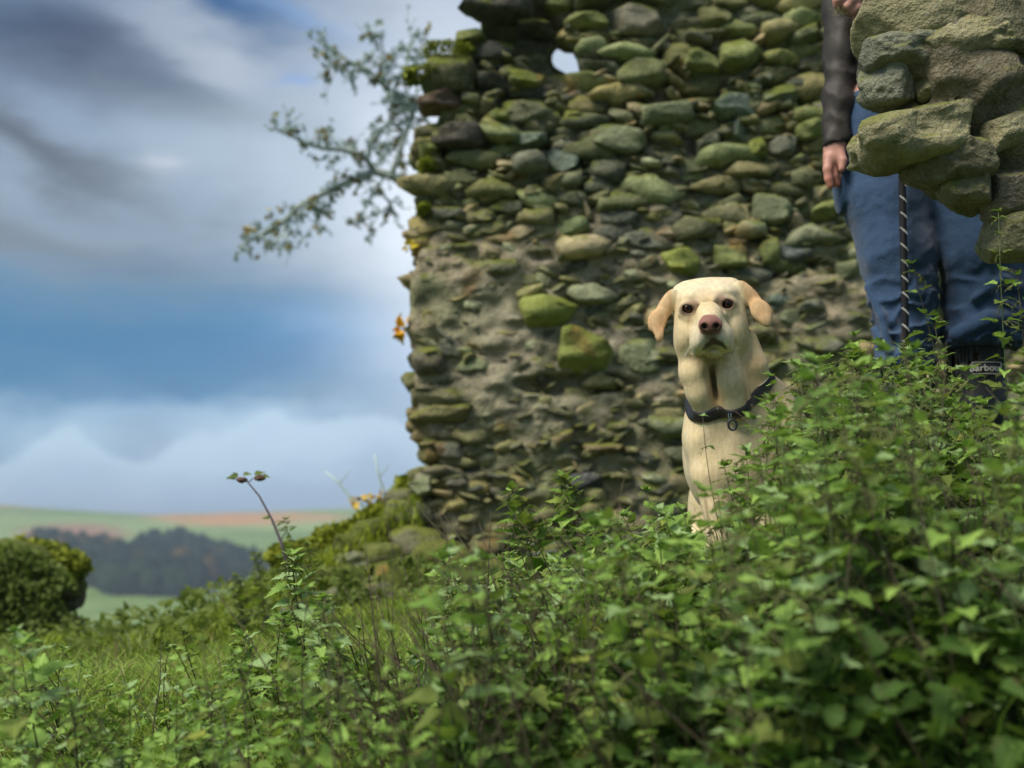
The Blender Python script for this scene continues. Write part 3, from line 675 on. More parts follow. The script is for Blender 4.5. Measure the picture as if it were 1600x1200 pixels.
# the ground under it is where its paws stand
def D2W(V):   # dog frame (photo px, px down, px away) -> world
    # the head is turned and lowered towards the one it looks at
    V = np.asarray(V, float); zz = np.clip(V[..., 2], -140, 50); return np.stack([DO.x + (V[..., 0] + .172 * zz - 1150) * DS, DO.y + V[..., 2] * DS, DO.z - (V[..., 1] - .165 * zz - 620) * DS], -1)
def dog_head(G):
    d = ell(G, (1110, 478, 30), (57, 45, 62), -.10)
    d = smin(d, cone(G, (1077, 457, 22), (1146, 451, 24), 22, 22), 16)          # flat top of the skull
    d = smin(d, ell(G, (1084, 461, -6), (15, 9, 20), -.35), 16); d = smin(d, ell(G, (1137, 454, -6), (15, 9, 20), .2), 16)  # brows
    d = smin(d, ell(G, (1077, 516, 8), (23, 42, 36), .12), 16); d = smin(d, ell(G, (1150, 508, 8), (23, 44, 36), -.10), 16)   # cheeks
    mz = cone(G, (1111, 487, -25), (1111.5, 503, -82), 27, 18)                    # bridge of the muzzle
    mz = smin(mz, ell(G, (1112, 519, -50), (31, 24, 50)), 10)
    mz = smin(mz, ell(G, (1096, 530, -58), (16, 22, 34), .22), 7); mz = smin(mz, ell(G, (1130, 526, -58), (17, 22, 34), -.22), 7)   # flews
    mz = smin(mz, ell(G, (1094, 541, -50), (9.5, 15, 26), .25), 6); mz = smin(mz, ell(G, (1138, 536, -50), (9.5, 15, 26), -.25), 6)
    d = smin(d, mz, 12)
    d = smin(d, ell(G, (1117, 547, -42), (18, 11, 30)), 3)                       # chin
    # line of the mouth: an upturned U under the nose
    g = chain(G, [((1101, 545, -84), 1.5), ((1107, 537, -92), 3.2), ((1116, 532, -96), 4.4), ((1128, 536, -92), 3.2), ((1135, 543, -84), 1.5)], 2)
    d = smax(d, -g, 3); d = smax(d, -cone(G, (1112.5, 521, -106), (1113, 531, -102), 1.6, 2.4), 2)
    # lids bulge round the eyes; an almond opening shows the eyeball
    for ex, ey, sx in ((1077.5, 481.5, -1), (1140, 474, 1)):
        d = smax(d, -ell(G, (ex - sx * 11, ey + 3, -40), (12, 10, 9)), 9)
        d = smin(d, ell(G, (ex, ey, -21), (14.5, 13, 12.5)), 7)
        d = smax(d, -ell(G, (ex, ey + .3, -30), (8.6, 6.4, 16), .22 * -sx), 1.6)
        d = smin(d, chain(G, [((ex - 12, ey + 9, -18), 2), ((ex, ey + 15, -24), 3), ((ex + 12, ey + 11, -22), 2)], 2), 8)
    d = smax(d, -cone(G, (1106, 450, -38), (1109, 472, -40), 2.5, 3), 14)          # furrow of the forehead
    # nose
    n = ell(G, (1112, 505, -99), (17, 12.5, 13)); n = smin(n, ell(G, (1112, 514, -98), (10, 8, 10)), 4)
    n = smin(n, ell(G, (1102, 509, -101), (8, 8, 9)), 3); n = smin(n, ell(G, (1122, 508, -101), (8, 8, 9)), 3)
    n = smax(n, -ell(G, (1103, 510, -111), (4.6, 4.2, 9), .3), 2); n = smax(n, -ell(G, (1121, 509, -111), (4.6, 4.2, 9), -.3), 2)
    n = smax(n, -cone(G, (1112, 509, -115), (1112, 522, -113), 1.2, 1.5), 1.5)
    d = smin(d, n, 2.5)
    # ears: folded flaps
    e1 = smin(ell(G, (1043, 477, 6), (12.5, 33, 7), .50, .12), ell(G, (1029, 500, -1), (15, 20, 6), .30), 8); e1 = smin(e1, ell(G, (1032, 519, -5), (7, 15, 5), .0), 6)
    e1 = smin(e1, cone(G, (1064, 452, 24), (1050, 472, 14), 11, 7), 9); e1 = smax(e1, -ell(G, (1040, 496, -12), (5, 22, 6), .35), 6)
    e2 = smin(ell(G, (1176, 461, 6), (13, 33, 7), -.68, .12), ell(G, (1193, 485, -1), (16.5, 21, 6.5), -.55), 8); e2 = smin(e2, ell(G, (1200, 499, -3), (8.5, 11, 5.5), -.3), 6)
    e2 = smin(e2, cone(G, (1152, 450, 24), (1170, 464, 12), 12, 8), 9); e2 = e2 + 0
    return smin(d, smin(e1, e2, 1), 4)
def dog_body(G):
    # neck with two long throat folds and a cleft between them
    d = chain(G, [((1118, 500, 55), 50), ((1126, 560, 58), 55), ((1148, 625, 72), 66), ((1166, 700, 92), 84)], 20)
    d = smin(d, chain(G, [((1078, 542, 12), 20), ((1085, 582, 8), 21), ((1094, 612, 11), 20.5), ((1103, 642, 20), 18)], 14), 18)
    d = smin(d, chain(G, [((1136, 550, 0), 16), ((1143, 595, -10), 25), ((1151, 632, 0), 24)], 8), 10)
    d = smin(d, chain(G, [((1172, 530, 30), 16), ((1180, 570, 28), 22), ((1180, 610, 40), 20)], 8), 12)
    d = smax(d, -chain(G, [((1113, 552, -12), 11), ((1113, 585, -12), 11), ((1118, 615, -10), 7), ((1124, 642, -10), 4)], 4), 5)
    d = smax(d, -tri(G, (1113, 556, -20), (1115, 600, 34), (1122, 640, -20), 4.5), 4)
    d = smax(d, -chain(G, [((1164, 552, -10), 3), ((1166, 590, -16), 5), ((1164, 625, -14), 3)], 4), 9)
    # chest, shoulders, back
    d = smin(d, ell(G, (1165, 720, 95), (92, 110, 92)), 26)
    d = smin(d, ell(G, (1112, 668, 62), (42, 46, 50)), 18); d = smin(d, ell(G, (1225, 690, 85), (48, 72, 62)), 24)
    d = smin(d, chain(G, [((1196, 632, 110), 58), ((1216, 700, 190), 92), ((1222, 790, 270), 108), ((1222, 860, 320), 112)], 30), 30)
    d = smin(d, ell(G, (1128, 900, 245), (52, 78, 92), .1), 20); d = smin(d, ell(G, (1296, 900, 245), (52, 78, 92), -.1), 20)
    # hind feet
    d = smin(d, chain(G, [((1100, 958, 190), 26), ((1096, 976, 110), 20), ((1096, 980, 84), 19)], 10), 12)
    d = smin(d, chain(G, [((1316, 958, 190), 26), ((1320, 974, 110), 20), ((1320, 978, 84), 19)], 10), 12)
    # forelegs
    for s, a in ((-1, [((1106, 690, 55), 40), ((1112, 745, 42), 34), ((1118, 795, 34), 24), ((1120, 840, 26), 20), ((1122, 905, 22), 17.5), ((1122, 950, 20), 18)]),
                 (1, [((1214, 700, 66), 42), ((1208, 750, 52), 35), ((1202, 800, 42), 25), ((1200, 840, 34), 20), ((1198, 905, 30), 17.5), ((1198, 955, 28), 18)])):
        d = smin(d, chain(G, a, 10), 14)
        fx, fy, fz = a[-1][0]
        d = smin(d, ell(G, (fx, 978, fz - 12), (23, 15, 30)), 8)
        for q in (-1.5, -.5, .5, 1.5): d = smin(d, ell(G, (fx + q * 10.5, 983, fz - 32 + abs(q) * 5), (7.5, 10, 14)), 3)
    d = smin(d, chain(G, [((1216, 930, 410), 30), ((1190, 972, 470), 20), ((1120, 984, 500), 14), ((1070, 986, 470), 9)], 10), 12)
    # loose skin of the shoulder, folds below the collar
    d = d + 2.0 * np.sin(G[..., 1] * .11 + G[..., 0] * .05) * np.exp(-((G[..., 0] - 1086) / 16) ** 2 - ((G[..., 1] - 690) / 45) ** 2)
    return d
def dog_sdf(G):
    b = dog_body(G); h = dog_head(G)
    return smin(b, h, 12)
def grow(a, b, c0, c1): return np.concatenate([np.arange(a, c0, 7.), np.arange(c0, c1, 2.3), np.arange(c1, b, 7.)])
dx = np.concatenate([np.arange(1000, 1216, 2.3), np.arange(1217, 1380, 7.)]); dy = np.concatenate([np.arange(420, 662, 2.3), np.arange(664, 1012, 6.)]); dz = np.concatenate([np.arange(-124, 60, 2.3), np.arange(63, 530, 8.)])
G = grid(dx, dy, dz)
F_ = np.full(G.shape[:3], 50., np.float32)
jh = dy < 660; jb = dy > 480
kh = dz < 120
F_[:, jb] = dog_body(G[:, jb])
hh_ = dog_head(G[:, jh][:, :, kh]); sub = F_[:, jh][:, :, kh]; mrg = smin(sub, hh_, 12)
tmp = F_[:, jh]; tmp[:, :, kh] = mrg; F_[:, jh] = tmp
V, Q = surface_nets(F_, dx, dy, dz); Q = Q[:, ::-1]
X, Y, Z = V.T
# coat colours, with shade of the throat cleft and face creases painted in
cream = np.array([.74, .60, .37]); white = np.array([.82, .75, .58]); gold = np.array([.66, .43, .21]); ear = np.array([.72, .44, .23]); pinkn = np.array([.27, .11, .105]); dk = np.array([.030, .016, .013]); grey = np.array([.42, .40, .38])
C_ = np.tile(cream, (len(V), 1)); nn = fbm(X / 16, Y / 22, Z / 16, 3)
def bl(col, f): 
    global C_
    f = np.clip(f, 0, 1)[:, None]; C_ = C_ * (1 - f) + col * f
def gs(cx, cy, cz, rx, ry, rz, p=1.): return np.exp(-(((X - cx) / rx) ** 2 + ((Y - cy) / ry) ** 2 + ((Z - cz) / rz) ** 2) ** p)
bl(white, gs(1105, 446, -10, 60, 16, 90) * .6); bl(white, .3 * np.clip(nn, 0, 1))
bl(gold, gs(1108, 466, -40, 13, 22, 40) * .5 + gs(1182, 575, 20, 20, 60, 70) * .55 + gs(1124, 625, -20, 7, 22, 40) * .8 + gs(1165, 610, -5, 8, 40, 30) * .5 + gs(1225, 640, 80, 50, 60, 90) * .25)
bl(ear, np.clip((1058 - X) / 8, 0, 1) * (Y < 545) * (Y > 438) * (Z < 60) * np.clip((552 - Y) / 14, 0, 1) * (.80 + .3 * nn) * ((X < 1052)))
bl(ear, np.clip((X - 1158 - (Y - 440) * .28) / 7, 0, 1) * (Y < 518) * (Z < 26) * (.78 + .3 * nn) * np.clip((26 - Z) / 10, 0, 1))
bl(white, gs(1091, 532, -50, 16, 24, 50, 1.5) * .8 + gs(1134, 526, -50, 14, 24, 50, 1.5) * .7)
bl(grey, gs(1112, 527, -92, 22, 14, 26, 1.5) * .7); bl(np.array([.16, .12, .11]), gs(1113, 524, -100, 11, 7, 18, 2) * .85)
for ex, ey, tx in ((1077, 482, 1), (1140, 474, -1)):
    bl(np.array([.22, .12, .10]), gs(ex + 3 * tx, ey, -30, 17, 13, 22, 1.6) * .75); bl(np.array([.25, .15, .12]), gs(ex + 11 * tx, ey - 9, -30, 10, 11, 20, 1.4) * .7)
    bl(dk, gs(ex + .5 * tx, ey, -30, 12.3, 9.6, 20, 3) * .97)
lipd = chain(np.stack([X, Y, Z * 0], -1), [((1101, 544, 0), .1), ((1107, 538, 0), 1.8), ((1116, 532, 0), 3.6), ((1128, 536, 0), 1.8), ((1135, 543, 0), .1)], 1)
bl(dk, np.clip(1 - lipd / 3.5, 0, 1) * (Z < -52) * .93)
bl(np.array([.10, .07, .06]), gs(1113, 543, -70, 12, 5, 26, 2) * .5)
nose_f = np.clip(1.25 - (((X - 1112) / 17.5) ** 4 + ((Y - 507) / 15) ** 4), 0, 1) * np.clip((-92 - Z) / 4, 0, 1); nose_f = np.clip(nose_f * 3, 0, 1)
bl(pinkn * 1.0, nose_f); bl(pinkn * .45, nose_f * gs(1112, 518, -106, 12, 5, 20, 2))
for nx_ in (1103, 1121): bl(dk * .5, nose_f * np.clip(1.5 - np.hypot((X - nx_) / 5.2, (Y - 510) / 4.8), 0, 1) * 2)
bl(np.array([.16, .12, .06]), gs(1114, 578, 0, 7, 34, 60, 1.5) * .5)  # shadow inside the throat cleft, painted into the coat
for sx, px0 in ((-1, 1092), (1, 1130)):     # crease shade painted darker from the inner eye down beside the muzzle
    for q in range(6): bl(np.array([.46, .33, .17]), gs(px0 + sx * q * 2.6, 488 + q * 11, -30, 4.5, 9, 40) * .42)
for q in range(5): bl(np.array([.50, .36, .19]), gs(1056 + q * 1.5, 470 + q * 22, 10, 7, 16, 40) * .35); bl(np.array([.50, .36, .19]), gs(1170 - q * 1.0, 470 + q * 22, 10, 7, 16, 40) * .45)
m_coat, t = mat('dog_coat'); geo = t.n('ShaderNodeNewGeometry'); g = geo.outputs['Position']
at = t.n('ShaderNodeAttribute', attribute_name='col'); mp_ = t.n('ShaderNodeMapping'); t.l(g, mp_.inputs[0]); mp_.inputs['Scale'].default_value = (1, 1, .35)
hn = t.noise(mp_.outputs[0], 420, 4, .7); h2 = t.noise(mp_.outputs[0], 120, 4, .7)
fur_c = t.mix(t.rng(h2, .36, .62), t.mix(.30, at.outputs['Color'], (.28, .18, .08)), at.outputs['Color'])
al = at.outputs['Alpha']; 
rough_ = t.rng(al, 0, 1, .42, .95)
finish(t, fur_c, rough_, t.bump(t.m('ADD', hn, h2), .4, .003), .2, **{'Sheen Weight': .1, 'Sheen Roughness': .5})
C4 = np.concatenate([C_, (1 - nose_f)[:, None]], 1)
dog = empty('dog', D2W((1160, 990, 60)), 'yellow labrador sitting upright among the nettles in a dark collar, looking at the camera', 'dog')
OD_ = Vector(dog.location)
W = D2W(V); body = link('body', mesh('body', W - np.array(OD_), Q, m_coat, True, C4), dog)
# short coat: fine hairs lying along the skin
tr = np.concatenate([Q[:, [0, 1, 2]], Q[:, [0, 2, 3]]]); A3 = W[tr[:, 0]]; B3 = W[tr[:, 1]]; C3 = W[tr[:, 2]]
nrm = np.cross(B3 - A3, C3 - A3); ar = np.linalg.norm(nrm, axis=1); nrm /= np.maximum(ar, 1e-12)[:, None]
cen = V[tr].mean(1)
wgt = ar * (cen[:, 1] < 800) * np.where(nrm[:, 1] < .35, 1, .15); wgt = wgt * np.where(np.hypot(cen[:, 0] - 1112, cen[:, 1] - 508) < 19, np.where(cen[:, 2] < -88, 0, 1), 1)
for ex, ey in ((1077, 482), (1140, 474)): wgt = wgt * np.where(np.hypot((cen[:, 0] - ex) / 11, (cen[:, 1] - ey) / 9) < 1, 0, 1)
NH = 130000; fi = RNG.choice(len(tr), NH, p=wgt / wgt.sum()); r1 = RNG.random(NH); r2 = RNG.random(NH); fl = r1 + r2 > 1; r1[fl] = 1 - r1[fl]; r2[fl] = 1 - r2[fl]
Pb = A3[fi] + (B3 - A3)[fi] * r1[:, None] + (C3 - A3)[fi] * r2[:, None]; Nb = nrm[fi]; pc = cen[fi]
flow = np.stack([(pc[:, 0] - 1112) / 60, np.full(NH, .5), -1.0 + 0 * pc[:, 0]], 1)
face = (pc[:, 1] < 520)[:, None]; fr = np.stack([(pc[:, 0] - 1112) / 30, np.full(NH, 1.), (505 - pc[:, 1]) / 30], 1); flow = np.where(face, fr, flow)
flow += RNG.normal(0, .25, flow.shape); flow[:, 0] += .5 * fbm(Pb[:, 0] * 60 + 9, Pb[:, 1] * 60, Pb[:, 2] * 40, 2); flow -= Nb * (flow * Nb).sum(1)[:, None]; flow /= np.linalg.norm(flow, axis=1)[:, None]
ln = np.where(pc[:, 1] < 545, .0075, .018) * RNG.uniform(.6, 1.4, NH); ln = np.where((pc[:, 1] > 550) & (RNG.random(NH) < .1), ln * 1.6, ln)
dr = flow + Nb * RNG.uniform(.15, .6, NH)[:, None]; dr /= np.linalg.norm(dr, axis=1)[:, None]
sd_ = np.cross(dr, Nb); sd_ /= np.linalg.norm(sd_, axis=1)[:, None]; wd = .0006
HV = np.stack([Pb - sd_ * wd, Pb + sd_ * wd, Pb + dr * ln[:, None]], 1).reshape(-1, 3)
clump = fbm(Pb[:, 0] * 170, Pb[:, 1] * 170, Pb[:, 2] * 70, 2)[:, None]
HC = np.repeat(C_[tr[fi, 0]] * RNG.uniform(.7, 1.2, (NH, 1)) * np.where(pc[:, 1:2] < 470, 1 + .15 * clump, np.clip(1 + .55 * clump, .45, 1.3)), 3, 0); HC = np.minimum(HC, [.88, .82, .70])
m_hair, t = mat('dog_hair'); at = t.n('ShaderNodeAttribute', attribute_name='col').outputs['Color']; finish(t, at, .95, None, .05)
hm = mesh('hair', HV - np.array(OD_), np.arange(NH * 3).reshape(-1, 3), m_hair, True, np.clip(HC, 0, 1))
tag(link('hair', hm, dog), 'short cream coat', kind='stuff')
# eyes
def uvs(n=20, m=14):
    V, Q = blobby(n, m); V = []; 
    for j in range(m + 1):
        th = PI * j / m
        for i in range(n): ph = 2 * PI * i / n; V.append((math.sin(th) * math.cos(ph), math.sin(th) * math.sin(ph), math.cos(th)))
    return np.array(V), Q
SV, SQ = uvs(24, 16)
m_eye, t = mat('dog_eye'); tcx = t.n('ShaderNodeTexCoord').outputs['Object']
vl = t.n('ShaderNodeVectorMath', operation='LENGTH'); mp_ = t.n('ShaderNodeMapping'); t.l(tcx, mp_.inputs[0]); mp_.inputs['Scale'].default_value = (1, 0, 1); t.l(mp_.outputs[0], vl.inputs[0])
r_ = vl.outputs['Value']; c = t.ramp(t.m('DIVIDE', r_, .0135), [(0, (.002, .0015, .001)), (.30, (.003, .002, .001)), (.36, (.030, .010, .004)), (.60, (.050, .018, .008)), (.68, (.005, .003, .002)), (.9, (.01, .006, .005))])
finish(t, c, .10, None, .28)
for ex, ey in ((1077.5, 481.5), (1140, 474)):
    R_ = 10.6 * DS; c0 = D2W((ex, ey, -20.5)); link('eye', mesh('eye', SV * R_, SQ, m_eye, True), dog, Vector(c0) - OD_)
# whiskers
wb = MB()
for k in range(26):
    s = -1 if k % 2 else 1; a = (1112 + s * RNG.uniform(16, 27), 522 + RNG.uniform(-4, 16), -70 + RNG.uniform(-12, 12)); L_ = RNG.uniform(24, 48)
    pts = [D2W((a[0] + s * L_ * q * RNG.uniform(.55, .6), a[1] + L_ * .75 * q + q * q * 8, a[2] + 18 * q)) - np.array(OD_) for q in (0, .35, .7, 1)]
    wb.tube(pts, [.0004, .00034, .00026, .00012], 3)
m_wh = plain('whisker', (.75, .7, .5), .5); link('whiskers', wb.mesh('whiskers', m_wh), dog); bpy.data.objects['whiskers']['kind'] = 'stuff'
# collar round the neck
def on_skin(c0, dirv, f, lo, hi, off):
    ts = np.linspace(lo, hi, 160); pts = (np.asarray(c0) + np.asarray(dirv) * ts[:, None]).astype(np.float32); d = f(pts)
    i = np.nonzero(d < 0)[0]; tt = ts[i[-1]] if len(i) else lo
    return np.asarray(c0) + np.asarray(dirv) * (tt + off)
cc0 = np.array([1147., 602, 68]); a_ = np.array([62., -26, 6]); b_ = np.array([-2., 46, -88]); up_ = np.cross(a_, b_); up_ /= np.linalg.norm(up_);
if up_[1] > 0: up_ = -up_
ring = MB(); NB = 72; VV = []
for i in range(NB):
    q = 2 * PI * i / NB; dv = a_ * math.cos(q) + b_ * math.sin(q); dv = dv / np.linalg.norm(dv)
    for (u_, o_) in ((-9.5, 0.2), (-9.5, 3.4), (-6, 4.2), (0, 4.4), (6, 4.2), (9.5, 3.4), (9.5, .2)): 
        p = on_skin(cc0 + up_ * u_ * .95, dv, dog_body, 20, 140, o_); VV.append(p)
VV = np.array(VV); 
sm = VV.reshape(NB, 7, 3); 
for _ in range(2): sm = (np.roll(sm, 1, 0) + np.roll(sm, -1, 0) + 2 * sm) / 4
VV = sm.reshape(-1, 3); Qc = [((i * 7 + k), (i * 7 + (k + 1) % 7), ((i + 1) % NB) * 7 + (k + 1) % 7, ((i + 1) % NB) * 7 + k) for i in range(NB) for k in range(7)]
m_lea, t = mat('collar_leather'); g = t.n('ShaderNodeNewGeometry').outputs['Position']; nz = t.noise(g, 240, 4, .6); finish(t, t.mix(nz, (.010, .009, .012), (.035, .026, .026)), .42, t.bump(nz, .4, .002), .5)
col_o = tag(link('collar', mesh('collar', D2W(VV) - np.array(OD_), np.array(Qc), m_lea, True), dog), 'dark leather collar')
m_met = plain('ring_metal', (.62, .60, .58), .25, .6, 200, .15, Metallic=1.0); m_dkmet = plain('dark_clip_metal', (.05, .055, .06), .4, .6, 200, .2, Metallic=.6)
def torus(c0, R_, r_, ax1, ax2, n=22, m=7):
    ax1 = np.array(ax1, float); ax2 = np.array(ax2, float); ax1 /= np.linalg.norm(ax1); ax2 /= np.linalg.norm(ax2); nn_ = np.cross(ax1, ax2); V = []
    Rx, Ry = (R_ if isinstance(R_, tuple) else (R_, R_))
    for i in range(n):
        q = 2 * PI * i / n; e = ax1 * math.cos(q) * Rx + ax2 * math.sin(q) * Ry; en = e / np.linalg.norm(e)
        for k in range(m): p = 2 * PI * k / m; V.append(np.asarray(c0) + e + (en * math.cos(p) + nn_ * math.sin(p)) * r_)
    Q = [(i * m + k, ((i + 1) % n) * m + k, ((i + 1) % n) * m + (k + 1) % m, i * m + (k + 1) % m) for i in range(n) for k in range(m)]
    return np.array(V), np.array(Q)
fz = on_skin(cc0 + np.array([-8, 0, 0]), b_ / np.linalg.norm(b_), dog_body, 20, 140, 5)
V1, Q1 = torus((1139.5, fz[1] - 1, fz[2] - 1), (2.2, 10), 1.1, (1, 0, -.6), (0, 1, 0))
o = link('ring', mesh('ring', D2W(V1) - np.array(OD_), Q1, m_met, True), col_o)
V1, Q1 = torus((1143, fz[1] + 15, fz[2] - 3), (6.5, 8), 2.0, (1, 0, -.2), (0, 1, .05))
o = link('clip', mesh('clip', D2W(V1) - np.array(OD_), Q1, m_dkmet, True), col_o)
m_strap = plain('pale_strap', (.62, .52, .40), .6)
p_ = [on_skin(cc0 + up_ * 11, (a_ * math.cos(q) + b_ * math.sin(q)) / np.linalg.norm(a_ * math.cos(q) + b_ * math.sin(q)), dog_body, 20, 140, 3) for q in np.linspace(.18, .75, 9)]
V1, Q1, T1 = tube([D2W(p) - np.array(OD_) for p in p_], [.0016] * 9, 5); link('piping', mesh('piping', V1, [np.array(Q1), np.array(T1)], m_strap), col_o)

# ------------------------------------------------------------------ the person behind the nettles
PD = 2.86; PS = PXM(PD); PO = P(1420, 400, PD)
def P2W(V): V = np.asarray(V, float); return np.stack([PO.x + (V[..., 0] - 1420) * PS, PO.y + V[..., 2] * PS, PO.z - (V[..., 1] - 400) * PS], -1)
FOOT = 800.
person = empty('person', P2W((1430, FOOT, 10)), 'person in dark jacket, blue trousers and dark boots, half hidden by the rocks', 'person')
PP = np.array(person.location)
def sd_mesh(name, f, x0, x1, y0, y1, z0, z1, st, material, parent=None, colr=None, **k):
    xs, ys, zs = np.arange(x0, x1, st), np.arange(y0, y1, st), np.arange(z0, z1, st); V, Q = surface_nets(f(grid(xs, ys, zs)), xs, ys, zs); Q = Q[:, ::-1]
    return link(name, mesh(name, P2W(V) - PP, Q, material, True, colr(V) if colr is not None else None), parent or person)
# image-left hand: hanging, seen from the thumb side
def hand_l(G):
    d = chain(G, [((1311, 196, 0), 17), ((1309, 222, -1), 16.5), ((1306, 240, -2), 16)], 8)
    d = smin(d, ell(G, (1306, 244, 0), (15, 19, 17)), 6)
    d = smin(d, chain(G, [((1297, 242, -8), 9), ((1293, 262, -12), 7.6), ((1294, 278, -12), 6.8), ((1297, 288, -11), 5.8)], 2), 4)       # index
    d = smin(d, chain(G, [((1305, 252, -4), 8), ((1304, 272, -7), 7), ((1309, 284, -5), 5.8)], 2), 3)
    d = smin(d, chain(G, [((1311, 254, 3), 8), ((1314, 271, 0), 6.8), ((1317, 283, 3), 5.6)], 2), 3)
    d = smin(d, chain(G, [((1316, 252, 9), 7), ((1320, 267, 8), 6), ((1322, 277, 10), 5)], 2), 3)
    d = smin(d, chain(G, [((1313, 234, -12), 8.5), ((1316, 250, -18), 7), ((1313, 264, -20), 5.6)], 2), 4)                             # thumb
    return d
# other hand raised in front of the chest, fingers over the near rock
def hand_r(G):
    d = chain(G, [((1385, -14, -30), 18), ((1360, -12, -40), 17), ((1345, -8, -42), 15)], 8)
    d = smin(d, chain(G, [((1338, -14, -48), 8.5), ((1318, -10, -54), 8), ((1306, 0, -54), 7.4), ((1306, 7, -50), 6.4)], 3), 4)
    d = smin(d, chain(G, [((1342, -4, -46), 8.5), ((1328, 0, -52), 8), ((1320, 10, -52), 7), ((1323, 17, -48), 6)], 3), 3)
    d = smin(d, chain(G, [((1348, 6, -42), 8), ((1338, 10, -48), 7.4), ((1330, 17, -46), 6.4)], 3), 3)
    d = smin(d, chain(G, [((1354, 12, -38), 7.5), ((1346, 18, -42), 6.4), ((1340, 22, -40), 5.6)], 3), 3)
    d = smin(d, chain(G, [((1352, -20, -46), 8.5), ((1334, -28, -54), 7.5), ((1318, -26, -58), 6)], 3), 4)
    return d
def p_body(G):
    d = chain(G, [((1425, 160, 20), 74), ((1425, 20, 20), 66), ((1425, -130, 18), 84), ((1425, -185, 18), 78)], 30)
    d = smin(d, cone(G, (1352, -178, 18), (1498, -178, 18), 38, 38), 26); d = smin(d, cone(G, (1425, -190, 18), (1425, -260, 10), 38, 33), 22)
    d = smin(d, ell(G, (1425, -318, 4), (46, 66, 56)), 12); d = smin(d, ell(G, (1425, -322, -48), (8, 12, 14)), 6); d = smin(d, ell(G, (1425, -275, -20), (30, 28, 34)), 10)
    for s in (-1, 1): d = smin(d, ell(G, (1425 + s * 48, -318, 10), (6, 16, 11)), 3); d = smax(d, -ell(G, (1425 + s * 17, -330, -52), (9, 6, 9)), 6)
    d = smin(d, chain(G, [((1425 - 16, -294, -44), 4), ((1425 + 16, -294, -44), 4)], 1), 4)
    d = smin(d, chain(G, [((1348, -170, 20), 34), ((1334, 20, 26), 25), ((1311, 196, 0), 17)], 10), 10)
    d = smin(d, chain(G, [((1502, -170, 20), 34), ((1500, 10, 20), 25), ((1440, -6, -16), 21), ((1385, -14, -30), 17)], 10), 10)
    for cx, kx, bx_ in ((1386, 1404, 1412), (1474, 1530, 1536)): d = smin(d, chain(G, [((cx, 150, 20), 54), ((kx, 400, 8), 36), ((bx_, 500, 16), 33), ((bx_, 730, 16), 22), ((bx_, 775, 8), 22), ((bx_, 782, -50), 16)], 12), 10)
    d = smin(d, hand_l(G), 5); return smin(d, hand_r(G), 5)
def skin_c(V):
    c = np.tile(np.array([.50, .26, .205]), (len(V), 1)); n = fbm(V[:, 0] / 9, V[:, 1] / 9, V[:, 2] / 9, 2)[:, None]
    tip = np.exp(-((V[:, 1] - 286) / 16) ** 2)[:, None]; return c * (1 + .15 * n) + tip * np.array([.06, -.03, -.03])
m_skin, t = mat('skin'); at = t.n('ShaderNodeAttribute', attribute_name='col').outputs['Color']; g = t.n('ShaderNodeNewGeometry').outputs['Position']
finish(t, at, .5, t.bump(t.noise(g, 320, 4, .6), .25, .002), .35, **{'Subsurface Weight': .12, 'Subsurface Scale': .01})
# one continuous body; finer samples at the hands
xs = np.concatenate([np.arange(1270, 1356, 2.2), np.arange(1358, 1560, 7.)]); ys = np.concatenate([np.arange(-400, -50, 9.), np.arange(-48, 34, 2.2), np.arange(36, 190, 8.), np.arange(192, 300, 2.2), np.arange(304, 822, 9.)]); zs = np.concatenate([np.arange(-84, 30, 2.4), np.arange(33, 130, 8.)])
V, Q = surface_nets(p_body(grid(xs, ys, zs)), xs, ys, zs); Q = Q[:, ::-1]
link('body', mesh('body', P2W(V) - PP, Q, m_skin, True, skin_c(V)), person)
# hair on the head
def hair_f(G): 
    d = ell(G, (1425, -330, 10), (53, 68, 62)); return np.maximum(d + 2.5 * vnoise(G[..., 0] / 6, G[..., 1] / 20, G[..., 2] / 6), np.maximum(-18 - G[..., 2] - (G[..., 1] + 330) * .0 - 20 * (G[..., 1] < -360), G[..., 1] + 285))
sd_mesh('head_hair', hair_f, 1365, 1485, -410, -275, -70, 85, 5, plain('brown_hair', (.06, .035, .02), .6), colr=None)
